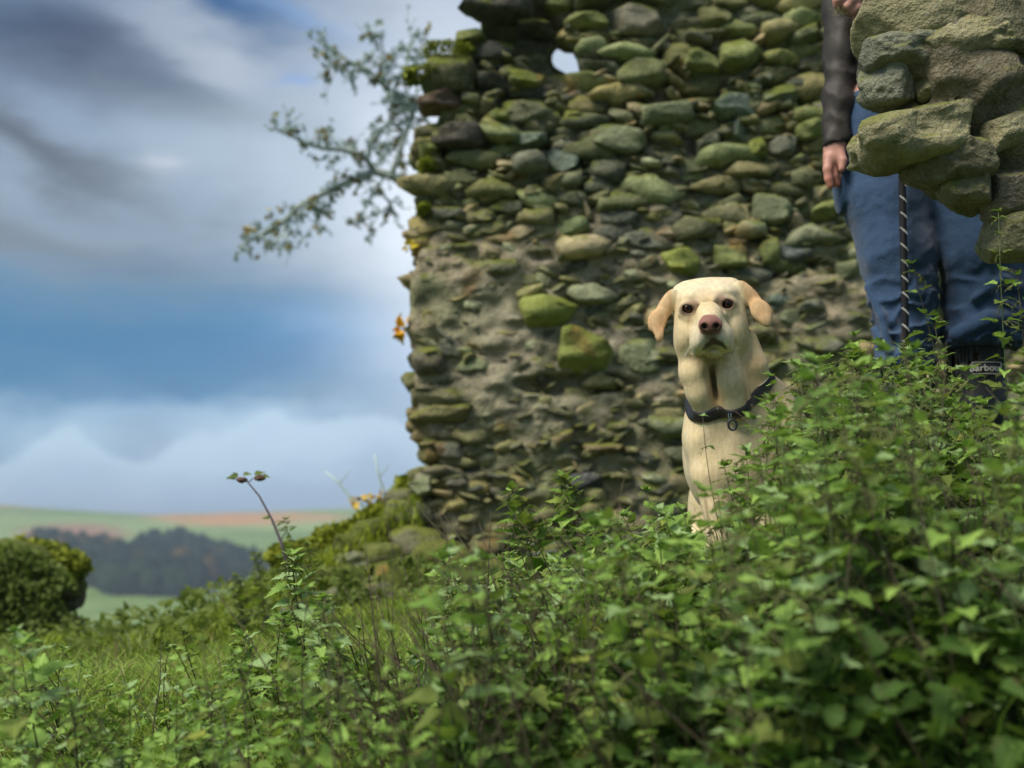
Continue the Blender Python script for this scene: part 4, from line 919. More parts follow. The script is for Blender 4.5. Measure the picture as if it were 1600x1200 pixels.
# trousers
def fold(G, cx, cy, cz, n, L_, amp):   # creases running along n at height L_
    p = G - np.array([cx, cy, cz], np.float32); a = p @ np.array(n, np.float32); return amp * np.abs(np.sin(a / L_ * PI + vnoise(p[..., 0] / 22, p[..., 1] / 22, p[..., 2] / 22) * 2.2))
def trousers(G):
    X, Y, Z = G[..., 0], G[..., 1], G[..., 2]
    a = chain(G, [((1388, 170, 18), 64), ((1392, 300, 14), 66), ((1404, 400, 6), 57), ((1412, 460, 10), 52), ((1414, 520, 16), 52), ((1412, 590, 16), 50)], 16)
    b = chain(G, [((1480, 170, 24), 64), ((1506, 300, 10), 62), ((1528, 400, -8), 62), ((1540, 470, 6), 66), ((1536, 520, 14), 66), ((1534, 560, 16), 60)], 16)
    a = a + 7.5 * fold(G, 1400, 450, 0, (.35, .9, .2), 30, 1.) * np.clip((Y - 380) / 120, .15, 1) + 5 * vnoise(X / 60, Y / 90, Z / 50)
    a = a - 4 * np.exp(-((Y - 566) / 7) ** 2) * (X < 1500)
    b = b + 9 * fold(G, 1520, 500, 0, (-.5, .85, .1), 34, 1.) * np.clip((Y - 400) / 90, .1, 1) + 5 * vnoise(X / 60 + 7, Y / 90, Z / 50)
    b = smin(b, chain(G, [((1478, 530, -30), 12), ((1520, 512, -52), 13), ((1580, 502, -40), 12), ((1606, 500, -10), 10)], 6), 9)
    b = smin(b, chain(G, [((1500, 478, -48), 5), ((1540, 452, -62), 6), ((1590, 470, -44), 6)], 6), 10)
    a = smin(a, chain(G, [((1352, 452, -4), 6), ((1368, 500, -18), 7), ((1376, 556, -20), 7)], 5), 9)
    # seam lines
    for q in ([(1346, 424, -30), (1375, 430, -55), (1400, 428, -58), (1440, 420, -46)],):
        a = smax(a, -chain(G, [(p, 1.5) for p in q], 1), 2.5)
    for q in ([(1464, 392, -44), (1490, 378, -66), (1540, 366, -74)], [(1466, 300, -40), (1466, 392, -44), (1468, 470, -44), (1470, 520, -40)]):
        b = smax(b, -chain(G, [(p, 1.8) for p in q], 1), 2.5)
    a = smin(a, ell(G, (1320, 268, 20), (8, 60, 30)), 8)                         # patch pocket on the thigh
    d = smin(a, b, 9); d = smax(d, -chain(G, [((1450, 280, -50), 6), ((1459, 400, -50), 11), ((1464, 560, -50), 12)], 5), 10)
    d = np.maximum(d, np.where(X < 1462, Y - 580, Y - 546 - 5 * vnoise(X / 14, Y * 0, Z / 14)))
    return d
m_tr, t = mat('blue_trouser_cloth'); g = t.n('ShaderNodeNewGeometry').outputs['Position']
wv = t.n('ShaderNodeTexWave'); wv.inputs['Scale'].default_value = 320; wv.bands_direction = 'DIAGONAL'; t.l(g, wv.inputs['Vector'])
n1 = t.noise(g, 24, 5, .6); c = t.mix(n1, (.022, .052, .118), (.050, .105, .215)); c = t.mix(t.rng(t.noise(g, 7, 3), .55, .75, 0, .4, True), c, (.08, .13, .21))
finish(t, c, .78, t.bump(t.m('ADD', t.m('MULTIPLY', wv.outputs['Fac'], .12), t.noise(g, 60, 4, .6)), .6, .006), .25, **{'Sheen Weight': .2})
sd_mesh('trousers', trousers, 1296, 1624, 110, 590, -96, 112, 3.2, m_tr)
# jacket
def jacket(G):
    X, Y, Z = G[..., 0], G[..., 1], G[..., 2]
    d = chain(G, [((1430, 165, 22), 84), ((1428, 20, 20), 78), ((1425, -120, 18), 90), ((1425, -170, 18), 84)], 30)
    d = smin(d, cone(G, (1352, -176, 18), (1498, -176, 18), 46, 46), 26); d = smin(d, cone(G, (1425, -196, 18), (1425, -232, 12), 48, 44), 14)
    d = np.maximum(d, Y - 216 - .10 * (X - 1340)); d = np.maximum(d, -(Y + 240))
    d = smax(d, -(ell(G, (1425, 214, 20), (78, 40, 76))), 3)
    sl = chain(G, [((1348, -170, 20), 42), ((1340, -20, 26), 33), ((1330, 60, 18), 29), ((1318, 150, 4), 26), ((1311, 217, -2), 24.5)], 14)
    # rucked sleeve
    p = Y + (X - 1320) * -.55
    sl = sl + 4.2 * np.abs(np.sin(p / 15 + 1.2 * vnoise(X / 18, Y / 40, Z / 18))) * np.clip((Y - 20) / 60, 0, 1) + 2.4 * vnoise(X / 16, Y / 26, Z / 16)
    sl = np.maximum(sl, Y - 219 - (X - 1312) * -.16)
    s2 = chain(G, [((1502, -170, 20), 42), ((1504, 10, 20), 34), ((1440, -8, -16), 28), ((1400, -13, -28), 25)], 12) + 2 * vnoise(X / 16, Y / 20, Z / 16)
    return smin(smin(d, sl, 4), s2, 4)
m_jk, t = mat('waxed_cotton'); g = t.n('ShaderNodeNewGeometry').outputs['Position']; n1 = t.noise(g, 30, 5, .65)
finish(t, t.mix(n1, (.015, .013, .012), (.055, .045, .041)), .55, t.bump(t.m('ADD', n1, t.noise(g, 300, 2)), .4, .004), .35)
sd_mesh('jacket', jacket, 1262, 1560, -250, 260, -84, 122, 3.6, m_jk)
m_but = plain('snap_metal', (.08, .12, .15), .35, .6, Metallic=.7)
bz = -64
for by in (143, 40, -60):
    V1, Q1 = uvs(14, 8); V1 = V1 * np.array([5.2, 5.2, 2.4]); pts = V1 + np.array([0, 0, 0])
    pp = np.stack([1341 + V1[:, 0], by + V1[:, 1], (-30 if by > 100 else -58) + V1[:, 2]], 1)
    # sit it on the cloth
    ts = np.linspace(-90, 40, 200); lp = np.stack([np.full(200, 1341. if by > 100 else 1400.), np.full(200, float(by)), ts], 1).astype(np.float32); dd = jacket(lp); i = np.nonzero(dd < 0)[0]; zz = ts[i[0]] if len(i) else -60
    pp[:, 2] += zz - (-30 if by > 100 else -58); pp[:, 0] += 0 if by > 100 else 59
    link('snap_button', mesh('snap_button', P2W(pp) - PP, Q1[:, ::-1], m_but), person)
# boots
def boot(cx, cz, top, yb=FOOT):
    def f(G):
        Y = G[..., 1]
        d = chain(G, [((cx, top, cz), 45), ((cx, 640, cz), 42), ((cx, 720, cz), 33), ((cx, 770, cz - 4), 31)], 14)
        d = smin(d, chain(G, [((cx, 772, cz - 8), 28), ((cx, 782, cz - 50), 24), ((cx, 784, cz - 84), 21)], 10), 14)
        d = smin(d, chain(G, [((cx, 782, cz + 12), 25), ((cx, 786, cz - 80), 22)], 4), 6)
        d = d + 1.6 * np.abs(np.sin((Y + .3 * G[..., 0]) / 17)) * np.exp(-((Y - 735) / 26) ** 2)
        d = np.maximum(d, Y - 800); d = np.maximum(d, top - Y)
        return smax(d, -cone(G, (cx, top - 20, cz), (cx, top + 40, cz), 41, 41), 2)
    return f
m_bt, t = mat('boot_rubber'); g = t.n('ShaderNodeNewGeometry').outputs['Position']; n1 = t.noise(g, 40, 5, .6); n2 = t.noise(g, 500, 2, .6)
finish(t, t.mix(t.rng(n2, .64, .72), t.mix(n1, (.010, .013, .014), (.022, .028, .028)), (.10, .11, .09)), t.rng(n1, .3, .7, .45, .7), t.bump(n1, .2, .004), .4)
boots = []
for cx, cz, top in ((1412, 16, 556), (1523, 16, 534)):
    boots.append(sd_mesh('boot', boot(cx, cz, top), cx - 62, cx + 62, top - 8, 812, cz - 118, cz + 66, 4, m_bt))
# maker's patch on the right-hand boot
m_lab = plain('boot_label', (.68, .66, .60), .6); m_lb2 = plain('boot_label_ground', (.02, .024, .024), .6)
bc = P2W((1539, 577, 16 - 45.5)); cu = bpy.data.curves.new('lettering', 'FONT'); cu.body = 'barbour.'; cu.size = .0245; cu.extrude = .0004; cu.offset = .00035; cu.align_x = 'CENTER'; cu.align_y = 'CENTER'; cu.space_character = 1.02
to = bpy.data.objects.new('lettering_tmp', cu); COL.objects.link(to); bpy.context.view_layer.update()
me = bpy.data.meshes.new_from_object(to.evaluated_get(bpy.context.evaluated_depsgraph_get())); bpy.data.objects.remove(to)
lab = bpy.data.objects.new('label', None); 
RB = 45.6 * PS
def wrapcyl(V, r):  # bend a flat patch round the boot shaft
    V = np.asarray(V); a = V[:, 0] / r; return np.stack([np.sin(a) * (r + V[:, 2]), r - np.cos(a) * (r + V[:, 2]), V[:, 1]], 1)
fb = MB(); hw_, hh_ = 23 * PS, 9.5 * PS
def patch(x0, x1, y0, y1, z0, z1, n=10):
    L = np.linspace(x0, x1, n); V = []; Q = []
    for x in L: V += [(x, y0, z0), (x, y1, z0), (x, y1, z1), (x, y0, z1)]
    for i in range(n - 1):
        for k in range(4): Q.append((i * 4 + k, (i + 1) * 4 + k, (i + 1) * 4 + (k + 1) % 4, i * 4 + (k + 1) % 4))
    Q.append((0, 1, 2, 3)); Q.append(((n - 1) * 4 + 3, (n - 1) * 4 + 2, (n - 1) * 4 + 1, (n - 1) * 4)); return np.array(V), Q
org = P2W((1524, 583, 16)) + np.array([0, -RB, 0])
V1, Q1 = patch(-hw_, hw_, -hh_, hh_, -.001, .0012); lo = link('label', mesh('label', wrapcyl(V1, RB) + org - PP, np.array(Q1), m_lb2, False), boots[1])
for x0, x1, y0, y1 in ((-hw_, hw_, hh_ - .0016, hh_), (-hw_, hw_, -hh_, -hh_ + .0016), (-hw_, -hw_ + .0016, -hh_ + .0016, hh_ - .0016), (hw_ - .0016, hw_, -hh_ + .0016, hh_ - .0016)):
    V1, Q1 = patch(x0, x1, y0, y1, .0008, .0024); fb.add(wrapcyl(V1, RB) + org - PP, Q1)
vv = np.array([v.co[:] for v in me.vertices]); vv[:, 2] += .0016; nv = wrapcyl(vv, RB) + org - PP
for v, q in zip(me.vertices, nv): v.co = q
fr_ = link('label_frame', fb.mesh('label_frame', m_lab, False), boots[1]); le = link('lettering', me, boots[1]); me.materials.clear(); me.materials.append(m_lab)
# lead hanging round the neck: black cord with a pale spiral fleck
lead = empty('dog_lead', P2W((1413, 250, -85)), 'black rope dog lead with white flecks hanging down in front of the blue trousers', 'dog lead')
LO = np.array(lead.location)
path = [(1404, -228, -36), (1407, -150, -78), (1411, -60, -94), (1413, 60, -92), (1413, 200, -92), (1413.5, 300, -80), (1412, 400, -78), (1411, 480, -76), (1410, 540, -74), (1408, 600, -72), (1412, 660, -78), (1430, 730, -80), (1452, 760, -70), (1470, 700, -80), (1466, 640, -86)]
path = [(x_ - 27, y_ - (y_ - 820) * .0 + 0, z_) for x_, y_, z_ in path]; pw = P2W(np.array(path, float)); tt = np.linspace(0, len(path) - 1, 170)
def crs(P_, t_):
    i = int(min(t_, len(P_) - 1.001)); f = t_ - i; p0, p1, p2, p3 = P_[max(i - 1, 0)], P_[i], P_[i + 1], P_[min(i + 2, len(P_) - 1)]
    return .5 * (2 * p1 + (p2 - p0) * f + (2 * p0 - 5 * p1 + 4 * p2 - p3) * f * f + (3 * p1 - p0 - 3 * p2 + p3) * f ** 3)
cp = [crs(pw, q) for q in tt]
V1, Q1, T1 = tube([p - LO for p in cp], [.0088] * len(cp), 10); m_rope = plain('black_cord', (.010, .010, .014), .7, .3, 500, .6)
link('cord', mesh('cord', V1, [np.array(Q1), np.array(T1)], m_rope), lead)
fl_ = MB(); s_acc = 0
for i in range(len(cp) - 1):
    seg = cp[i + 1] - cp[i]; L_ = np.linalg.norm(seg); 
    n_ = 6
    for k in range(n_):
        s = s_acc + L_ * k / n_; base = cp[i] + seg * k / n_; ph = s / .040 * 2 * PI
        if (ph % (2 * PI)) > 2.6: continue      # only where the pale strand surfaces, facing out
        q = (ph % (2 * PI)) / 2.6
        a = -2.55 + q * 2.0 * 1.0
        for st in (-1, 0, 1):
            aa = a + st * .16; p = base + np.array([math.cos(aa) * .0092, math.sin(aa) * .0092, 0]); 
            dv = np.array([.0013, 0, -.0016]); w_ = np.array([.0006, 0, .0006]); fl_.add(np.array([p - dv - w_ - LO, p + dv - w_ - LO, p + dv + w_ - LO, p - dv + w_ - LO]) + RNG.normal(0, .0003, (4, 3)), [(0, 1, 2, 3)])
    s_acc += L_
m_fl = plain('pale_fleck', (.55, .55, .55), .6); tag(link('flecks', fl_.mesh('flecks', m_fl), lead), 'pale woven flecks', kind='stuff')
# wisp of moss plucked in the raised fingers
mw = MB()
for k in range(60):
    a = P2W((1313 + RNG.normal(0, 5), 16 + RNG.normal(0, 4), -54)); b = a + RNG.normal(0, .007, 3); c3 = b + RNG.normal(0, .006, 3); mw.tube([a, b, c3], [.0006] * 3, 3)
o = link('moss_wisp', mw.mesh('moss_wisp', plain('dry_moss', (.22, .20, .09), .9)))
tag(o, 'small wisp of dry moss pinched in the raised fingers at the top', 'moss'); o['kind'] = 'thing'

# ------------------------------------------------------------------ leaves
def leaf_tpl(nt=9, w=.34, fold=.28, droop=.35, ser=.10, wav=.04, seed=0, twist=0.):
    """serrated nettle leaf along +X, length 1; verts, tris, uv"""
    r = np.random.default_rng(seed); V = []; UV = []; T = []
    L = np.linspace(0, 1, nt + 1)
    def prof(u): return w * (np.sin(PI * min(1, u * .93 + .07) ** .62)) ** .85 * (1 - .25 * u) * 1.15 if u < 1 else 0
    for u in L: V.append((u, 0)); UV.append((u, .5))
    for s in (-1, 1):
        base = len(V)
        for i in range(nt):
            u = L[i]; a = prof(u + .02) * (1 - ser * .5); V.append((u + .01, s * a * .92))                # notch
            u2 = u + .80 / nt; V.append((u2 + .035, s * (prof(min(u2, .97)) * (1 + ser) + .012)))            # tooth
            UV.append((u, .5 + s * .5 * a / w)); UV.append((u2, .5 + s * .5))
        V.append((1.03, s * .004)); UV.append((1, .5))
        for i in range(nt):
            n0, t0, n1 = base + 2 * i, base + 2 * i + 1, base + 2 * i + 2
            tr = [(i, n0, i + 1), (n0, t0, n1), (i + 1, n0, n1)]
            T += [x if s < 0 else x[::-1] for x in tr]
    V = np.array(V, float); x, y = V.T; ph = r.uniform(0, 6)
    z = fold * np.abs(y) - droop * x * x + wav * np.sin(x * 9 + ph + 3 * np.sign(y)) * np.abs(y) / w + .03 * r.normal(size=len(x)) * np.abs(y) / w
    ang = twist * x; y2 = y * np.cos(ang) - z * np.sin(ang) * .5; 
    return np.stack([x, y2, z], 1), np.array(T), np.array(UV)
def leaf_mat(name, c1, c2, brown=.1, tr=.35, spec=.35):
    m, t = mat(name); oi = t.n('ShaderNodeObjectInfo').outputs['Random']; geo = t.n('ShaderNodeNewGeometry'); g = geo.outputs['Position']
    uvn = t.n('ShaderNodeUVMap'); s_ = t.n('ShaderNodeSeparateXYZ'); t.l(uvn.outputs[0], s_.inputs[0]); u, v = s_.outputs[0], s_.outputs[1]
    at = t.n('ShaderNodeAttribute', attribute_name='col').outputs['Fac']
    side = t.m('ABSOLUTE', t.m('SUBTRACT', v, .5))
    vein = t.m('ABSOLUTE', t.m('SINE', t.m('MULTIPLY', t.m('SUBTRACT', u, t.m('MULTIPLY', side, .55)), 26.)))
    vein = t.m('MULTIPLY', t.rng(vein, .0, .35, 1, 0), .5); mid = t.rng(side, .0, .035, 1, 0); vv = t.m('MAXIMUM', vein, mid)
    r1 = t.m('FRACT', t.m('ADD', oi, t.noise(g, 2.2, 2))); r2 = t.m('FRACT', t.m('MULTIPLY', oi, 7.31))
    c = t.mix(r1, c1, c2); c = t.mix(t.m('MULTIPLY', t.noise(g, 55, 3), .5), c, tuple(x * .45 for x in c1))
    c = t.mix(t.m('MULTIPLY', vv, .35), c, tuple(min(1, x * 1.9) for x in c2))
    nb_ = t.noise(g, 34, 4, .7); edge = t.rng(t.m('ADD', nb_, t.m('MULTIPLY', side, .35)), .66, .80, 0, 1, True)
    c = t.mix(t.m('MULTIPLY', edge, t.rng(r2, 1 - brown * 3, 1, 0, 1)), c, (.09, .05, .02))
    c = t.mix(t.m('MULTIPLY', t.rng(r2, .93, .97), .7), c, (.30, .30, .05))
    b = t.n('ShaderNodeBsdfPrincipled'); t.l(c, b.inputs['Base Color']); b.inputs['Roughness'].default_value = .62; b.inputs['Specular IOR Level'].default_value = spec * .6
    t.l(t.bump(t.m('ADD', vv, t.m('MULTIPLY', t.noise(g, 240, 3), .6)), -.5, .003), b.inputs['Normal'])
    tl = t.n('ShaderNodeBsdfTranslucent'); t.l(t.mix(.5, c, (.22, .36, .03)), tl.inputs['Color'])
    ms = t.n('ShaderNodeMixShader'); ms.inputs[0].default_value = tr; t.l(b.outputs[0], ms.inputs[1]); t.l(tl.outputs[0], ms.inputs[2])
    o = t.n('ShaderNodeOutputMaterial'); t.l(ms.outputs[0], o.inputs[0]); return m
m_leaf = leaf_mat('nettle_leaf', (.17, .31, .055), (.40, .61, .14), .18)
m_leafp = leaf_mat('pale_nettle_leaf', (.28, .43, .16), (.44, .62, .28), .06)
m_leafd = leaf_mat('weathered_nettle_leaf', (.10, .15, .03), (.24, .30, .07), .30)
m_under = leaf_mat('shaded_under_leaf', (.05, .11, .022), (.19, .31, .06), .2)  # darkened leaf green: depth shade of the thicket put into the colour
m_stem = plain('nettle_stem', (.065, .052, .030), .6, .3, 80, .5)
m_stemg = plain('green_stem', (.10, .14, .045), .6, .3, 80, .4)
m_tass = plain('seed_tassel', (.17, .19, .075), .9, .1, 150, .5)
LT = []
for k in range(7):
    V, T, UV = leaf_tpl(9, RNG.uniform(.27, .40), RNG.uniform(.05, .5), RNG.uniform(-.05, .55), .12, .05, k, RNG.uniform(-.7, .7))
    LT.append((V, T, UV))
LM = {}
def leaf_me(k, m):
    if (k, m.name) not in LM: V, T, UV = LT[k]; LM[(k, m.name)] = mesh('leaf', V, T, m, True, None, UV)
    return LM[(k, m.name)]
# young curled leaf for the tips, cheap leaves for joined foliage
def cheap_leaf(seed):
    V, T, UV = leaf_tpl(4, RNG.uniform(.30, .42), RNG.uniform(.1, .5), RNG.uniform(0, .6), .16, .06, seed); return V, T, UV
CL = [cheap_leaf(50 + k) for k in range(5)]
def tassel_tpl(seed):
    r = np.random.default_rng(seed); mb = MB()
    for k in range(4):
        a = r.uniform(0, 6.28); L_ = r.uniform(.6, 1.1); p = np.zeros(3); d = np.array([math.cos(a), math.sin(a), .1]); pts = [p.copy()]
        for q in range(5): p = p + d * L_ / 5; d = d + np.array([r.normal(0, .15), r.normal(0, .15), -.32]); pts.append(p.copy())
        mb.tube(pts, [.02] * 6, 3)
        for q in range(16):
            f = r.uniform(.15, 1) * 5; i = min(int(f), 4); c0 = pts[i] + (pts[i + 1] - pts[i]) * (f - i) + r.normal(0, .035, 3); s = r.uniform(.025, .055)
            mb.add(np.array([(s, 0, 0), (-s, 0, 0), (0, s, 0), (0, -s, 0), (0, 0, s), (0, 0, -s)]) + c0, T=[(0, 2, 4), (2, 1, 4), (1, 3, 4), (3, 0, 4), (2, 0, 5), (1, 2, 5), (3, 1, 5), (0, 3, 5)])
    return mb.mesh('seed_tassel', m_tass, False)
TS = [tassel_tpl(k) for k in range(3)]
def frame(xd, up):
    x = Vector(xd).normalized(); u = Vector(up); z = (u - x * u.dot(x)); 
    if z.length < 1e-3: z = Vector((0, 1, 0)) - x * x.y
    z.normalize(); y = z.cross(x); return Matrix(((x.x, y.x, z.x), (x.y, y.y, z.y), (x.z, y.z, z.z)))
def bez(a, b, c_, n): return [a * (1 - t_) ** 2 + b * 2 * t_ * (1 - t_) + c_ * t_ ** 2 for t_ in np.linspace(0, 1, n)]
nettles = 0
def nettle(base, tip, bend, label, group, size=.045, nodes=9, start=.3, mats=None, tass=.5, rs=None, thick=.0024, dens=1., leafy_top=True, name='nettle'):
    """one nettle: stem from base to tip with opposite pairs of toothed leaves"""
    global nettles; nettles += 1
    r = rs or np.random.default_rng(1000 + nettles); base, tip = Vector(base), Vector(tip)
    root = empty(name, base, label, 'nettle', group); mid = (base + tip) / 2 + Vector(bend); pts = bez(base, mid, tip, 9)
    loc = [p - base for p in pts]; rad = [thick * (1 - .72 * i / 8) for i in range(9)]
    V, Q, T = tube(loc, rad, 5); link('stem', mesh('stem', V, [np.array(Q), np.array(T)], m_stem if r.random() < .65 else m_stemg), root)
    ph = r.uniform(0, PI); mats = mats or [m_leaf, m_leaf, m_leafp, m_leafd]
    for i in range(nodes):
        f = start + (1 - start) * ((i + .5 + r.uniform(-.2, .2)) / nodes) ** .85; f = min(f, .995)
        j = f * 8; k = min(int(j), 7); p = loc[k].lerp(loc[k + 1], j - k); tan = (loc[k + 1] - loc[k]).normalized()
        a1 = tan.orthogonal().normalized(); a2 = tan.cross(a1)
        env = (1.0 - .62 * max(0, (f - .62) / .38) ** 1.2) * (.62 + .38 * min(1, (f - start) / .25 + .4))
        for s in (0, PI):
            if r.random() > dens: continue
            q = ph + i * PI / 2 + s + r.normal(0, .22); out = a1 * math.cos(q) + a2 * math.sin(q)
            pet = size * .38 * env; dirv = (out + tan * r.uniform(.15, .8) + Vector((0, 0, r.uniform(-.55, .15)))).normalized()
            lp = p + (out + tan * .5).normalized() * pet * .9
            sz = size * env * r.uniform(.75, 1.3)
            M = frame(dirv, tan * .7 + Vector((r.normal(0, .35), -.25 + r.normal(0, .35), .9))).to_4x4(); M.translation = lp
            o = link('leaf', leaf_me(r.integers(7), mats[r.integers(len(mats))]), root)
            o.matrix_basis = M @ Matrix.Diagonal((sz, sz * r.uniform(.85, 1.15), sz, 1))
        if r.random() < tass and f > .35:
            o = link('seed_tassel', TS[r.integers(3)], root); s = size * r.uniform(.5, .95); o.location = p; o.rotation_euler = (r.normal(0, .3), r.normal(0, .3), r.uniform(0, 6.28)); o.scale = (s, s, s)
    if leafy_top:
        for i in range(5):
            q = r.uniform(0, 6.28); out = Vector((math.cos(q), math.sin(q), r.uniform(.2, 1.1))); M = frame(out, Vector((0, -.3, 1))).to_4x4(); M.translation = loc[-1]
            o = link('leaf', leaf_me(r.integers(7), mats[r.integers(len(mats))]), root); s = size * r.uniform(.3, .55); o.matrix_basis = M @ Matrix.Diagonal((s, s, s, 1))
    return root
# skyline of the thicket in the photograph, by columns
TX = np.array([0, 60, 130, 200, 250, 300, 350, 400, 440, 480, 540, 600, 660, 700, 760, 800, 850, 900, 950, 1000, 1050, 1090, 1130, 1160, 1200, 1240, 1300, 1360, 1420, 1480, 1540, 1600, 1700])
TY = np.array([1030, 1035, 1070, 1080, 1070, 1040, 1030, 1040, 950, 950, 985, 1000, 990, 895, 880, 885, 880, 860, 840, 815, 800, 820, 755, 705, 660, 612, 600, 582, 580, 595, 655, 640, 640])
def topy(px_): return float(np.interp(px_, TX, TY))
def plant_at(px_, py_, d, lean, rise, **k):
    """a nettle whose tip stands at the given spot, rooted in the ground to the side it leans from"""
    tip = P(px_, py_, d); bx = tip.x + lean * .5; by = tip.y + RNG.uniform(-.12, .12)
    if by < 1.0: by = 1.0
    bz_ = g1(bx, by) - .02; return nettle((bx, by, bz_), tip, (-lean * .12 + RNG.normal(0, .02), RNG.normal(0, .03), RNG.uniform(.0, .05)), **k)
GRP = 'nettles of the foreground thicket'
# plants one can single out
plant_at(1425, 412, 2.5, .28, 1, label='tallest nettle, its bare stem rising alone in front of the blue trousers', group=None, size=.050, nodes=9, start=.25, tass=.15, dens=.8, mats=[m_leaf])
plant_at(1098, 650, 2.10, .22, 1, label='thin nettle shoot with curled tip crossing the chest of the dog', group=None, size=.026, nodes=7, start=.3, tass=.6, dens=.55, mats=[m_leafp], thick=.0018)
plant_at(1205, 588, 2.15, .30, 1, label='leafy nettle shoot reaching over the dark collar at the shoulder of the dog', group=None, size=.040, nodes=9, start=.3, tass=.1, dens=.95, mats=[m_leaf])
plant_at(1335, 525, 2.45, .3, 1, label='bright green nettle top just left of the blue trouser hem', group=None, size=.042, nodes=10, start=.3, tass=.5, mats=[m_leaf])
plant_at(455, 868, 2.2, .12, 1, label='tall bushy nettle standing alone left of the rubble heap', group=None, size=.052, nodes=16, start=.28, tass=.9, mats=[m_leaf, m_leafp, m_leaf])
plant_at(505, 935, 2.1, .16, 1, label='second nettle leaning against the tall bushy one left of the rubble', group=None, size=.050, nodes=12, start=.3, tass=.8, mats=[m_leaf, m_leafp])
plant_at(800, 765, 2.7, .16, 1, label='seedy nettle with a knobbly top standing against the wall base, left of its twin', group=None, size=.060, nodes=20, start=.25, tass=1., mats=[m_leaf, m_leaf, m_leafd])
plant_at(880, 745, 2.65, .16, 1, label='seedy nettle with pointed top against the wall base, right of its twin', group=None, size=.060, nodes=18, start=.25, tass=1., mats=[m_leaf, m_leaf, m_leafd])
plant_at(30, 1010, 1.75, .1, 1, label='blurred pale nettle at the lower left edge', group=None, size=.06, nodes=9, start=.45, tass=.2, mats=[m_leafp, m_leaf])
plant_at(285, 985, 2.3, .14, 1, label='thin brown nettle with sparse seed heads above the left grass', group=None, size=.026, nodes=10, start=.3, tass=1., dens=.6, mats=[m_leafd, m_leaf])
plant_at(365, 1020, 1.9, .12, 1, label='small nettle tip beside the brown nettle in the left grass', group=None, size=.034, nodes=9, start=.3, tass=.7, mats=[m_leaf])
plant_at(1140, 795, 1.85, .14, 1, label='out-of-focus pale nettle top with drooping leaves below the leg of the dog', group=None, size=.058, nodes=8, start=.4, tass=.1, mats=[m_leafp])
plant_at(1560, 330, 2.12, .12, 1, label='nettle stem climbing beside the overhanging rock at right', group=None, size=.034, nodes=18, start=.25, tass=.9, mats=[m_leaf, m_leafd])
plant_at(1590, 430, 2.2, .10, 1, label='seedy nettle stem in front of the right-hand trouser leg', group=None, size=.036, nodes=16, start=.2, tass=.9, mats=[m_leaf, m_leafd])
plant_at(1475, 560, 2.3, .26, 1, label='nettle spray hanging beside the patch on the dark boot', group=None, size=.046, nodes=12, start=.3, tass=.5, mats=[m_leaf])
plant_at(1290, 575, 2.35, .3, 1, label='leafy nettle tip between the dog and the trouser hem', group=None, size=.046, nodes=12, start=.2, tass=.5, mats=[m_leaf, m_leafp])
plant_at(1375, 540, 2.3, .3, 1, label='nettle with broad leaves just in front of the left-hand trouser hem', group=None, size=.052, nodes=12, start=.2, tass=.4, mats=[m_leaf])
plant_at(1460, 500, 2.35, .26, 1, label='nettle rising between the two blue trouser legs', group=None, size=.044, nodes=13, start=.2, tass=.5, mats=[m_leaf])
# the thicket: three labels by what the plants stand beside
def lab_for(px_, d, ex):
    row = 'front' if d < 1.75 else ('middle' if d < 2.15 else 'back')
    look = {'front': 'blurred low nettle close to the camera', 'middle': 'leafy nettle halfway back', 'back': 'leafy nettle in the far row'}[row]
    for lim, wh in ((300, 'in the grass at far left'), (620, 'in the grass left of the rubble heap'), (800, 'below the left foot of the tall wall'), (960, 'below the two seedy twin nettles'), (1110, 'below the wall, left of the dog'), (1290, 'hiding the legs of the dog'), (1450, 'below the near blue trouser leg'), (9999, 'below the overhanging rocks at far right')):
        if px_ < lim: return look + ' ' + wh, 'nettles ' + wh + ', ' + row + ' row'
def lab_old(px_):
    if px_ < 620: return 'green nettle among the grass at lower left', 'nettles in the left grass'
    if px_ < 1060: return 'leafy nettle in the thicket below the tall wall', 'nettles in front of the tall wall'
    if px_ < 1290: return 'leafy nettle in the thicket hiding the legs of the dog', 'nettles in front of the dog'
    return 'leafy nettle in the thicket below the person and near rocks', 'nettles in front of the person'
def one(px_, d, extra, **kk):
    py_ = topy(px_) + extra
    l_, g_ = lab_for(px_, d, extra); sc_ = RNG.uniform(.7, 1.35)
    left = px_ < 620
    return plant_at(px_, py_, d, RNG.uniform(.02, .34) * (1 if px_ > 600 else .5), 1, label=l_, group=g_, size=(.050 if not left else .036) * sc_ * min(1., max(.85, d / 2.0)), nodes=int(RNG.integers(8, 14)), start=RNG.uniform(.15, .4), tass=RNG.uniform(.2, .8), dens=.92, **kk)
n = 0
for k in range(500):
    if n >= 274: break
    px_ = RNG.uniform(690, 1690) if RNG.random() < .83 else RNG.uniform(0, 690)
    u = RNG.random(); d = 2.5 - 1.15 * u ** .9 - (.15 if 1050 < px_ < 1300 else 0); 
    if d > 2.2 and 1030 < px_ < 1260: d = RNG.uniform(1.6, 2.12)
    ex = RNG.uniform(-48, 55) if (d > 2.05 or RNG.random() < .35) else (2.3 - d) * RNG.uniform(60, 420)
    py_ = topy(px_) + ex
    if py_ > 1180: continue
    one(px_, d, ex); n += 1
print('thicket', n, 'nettles', nettles)
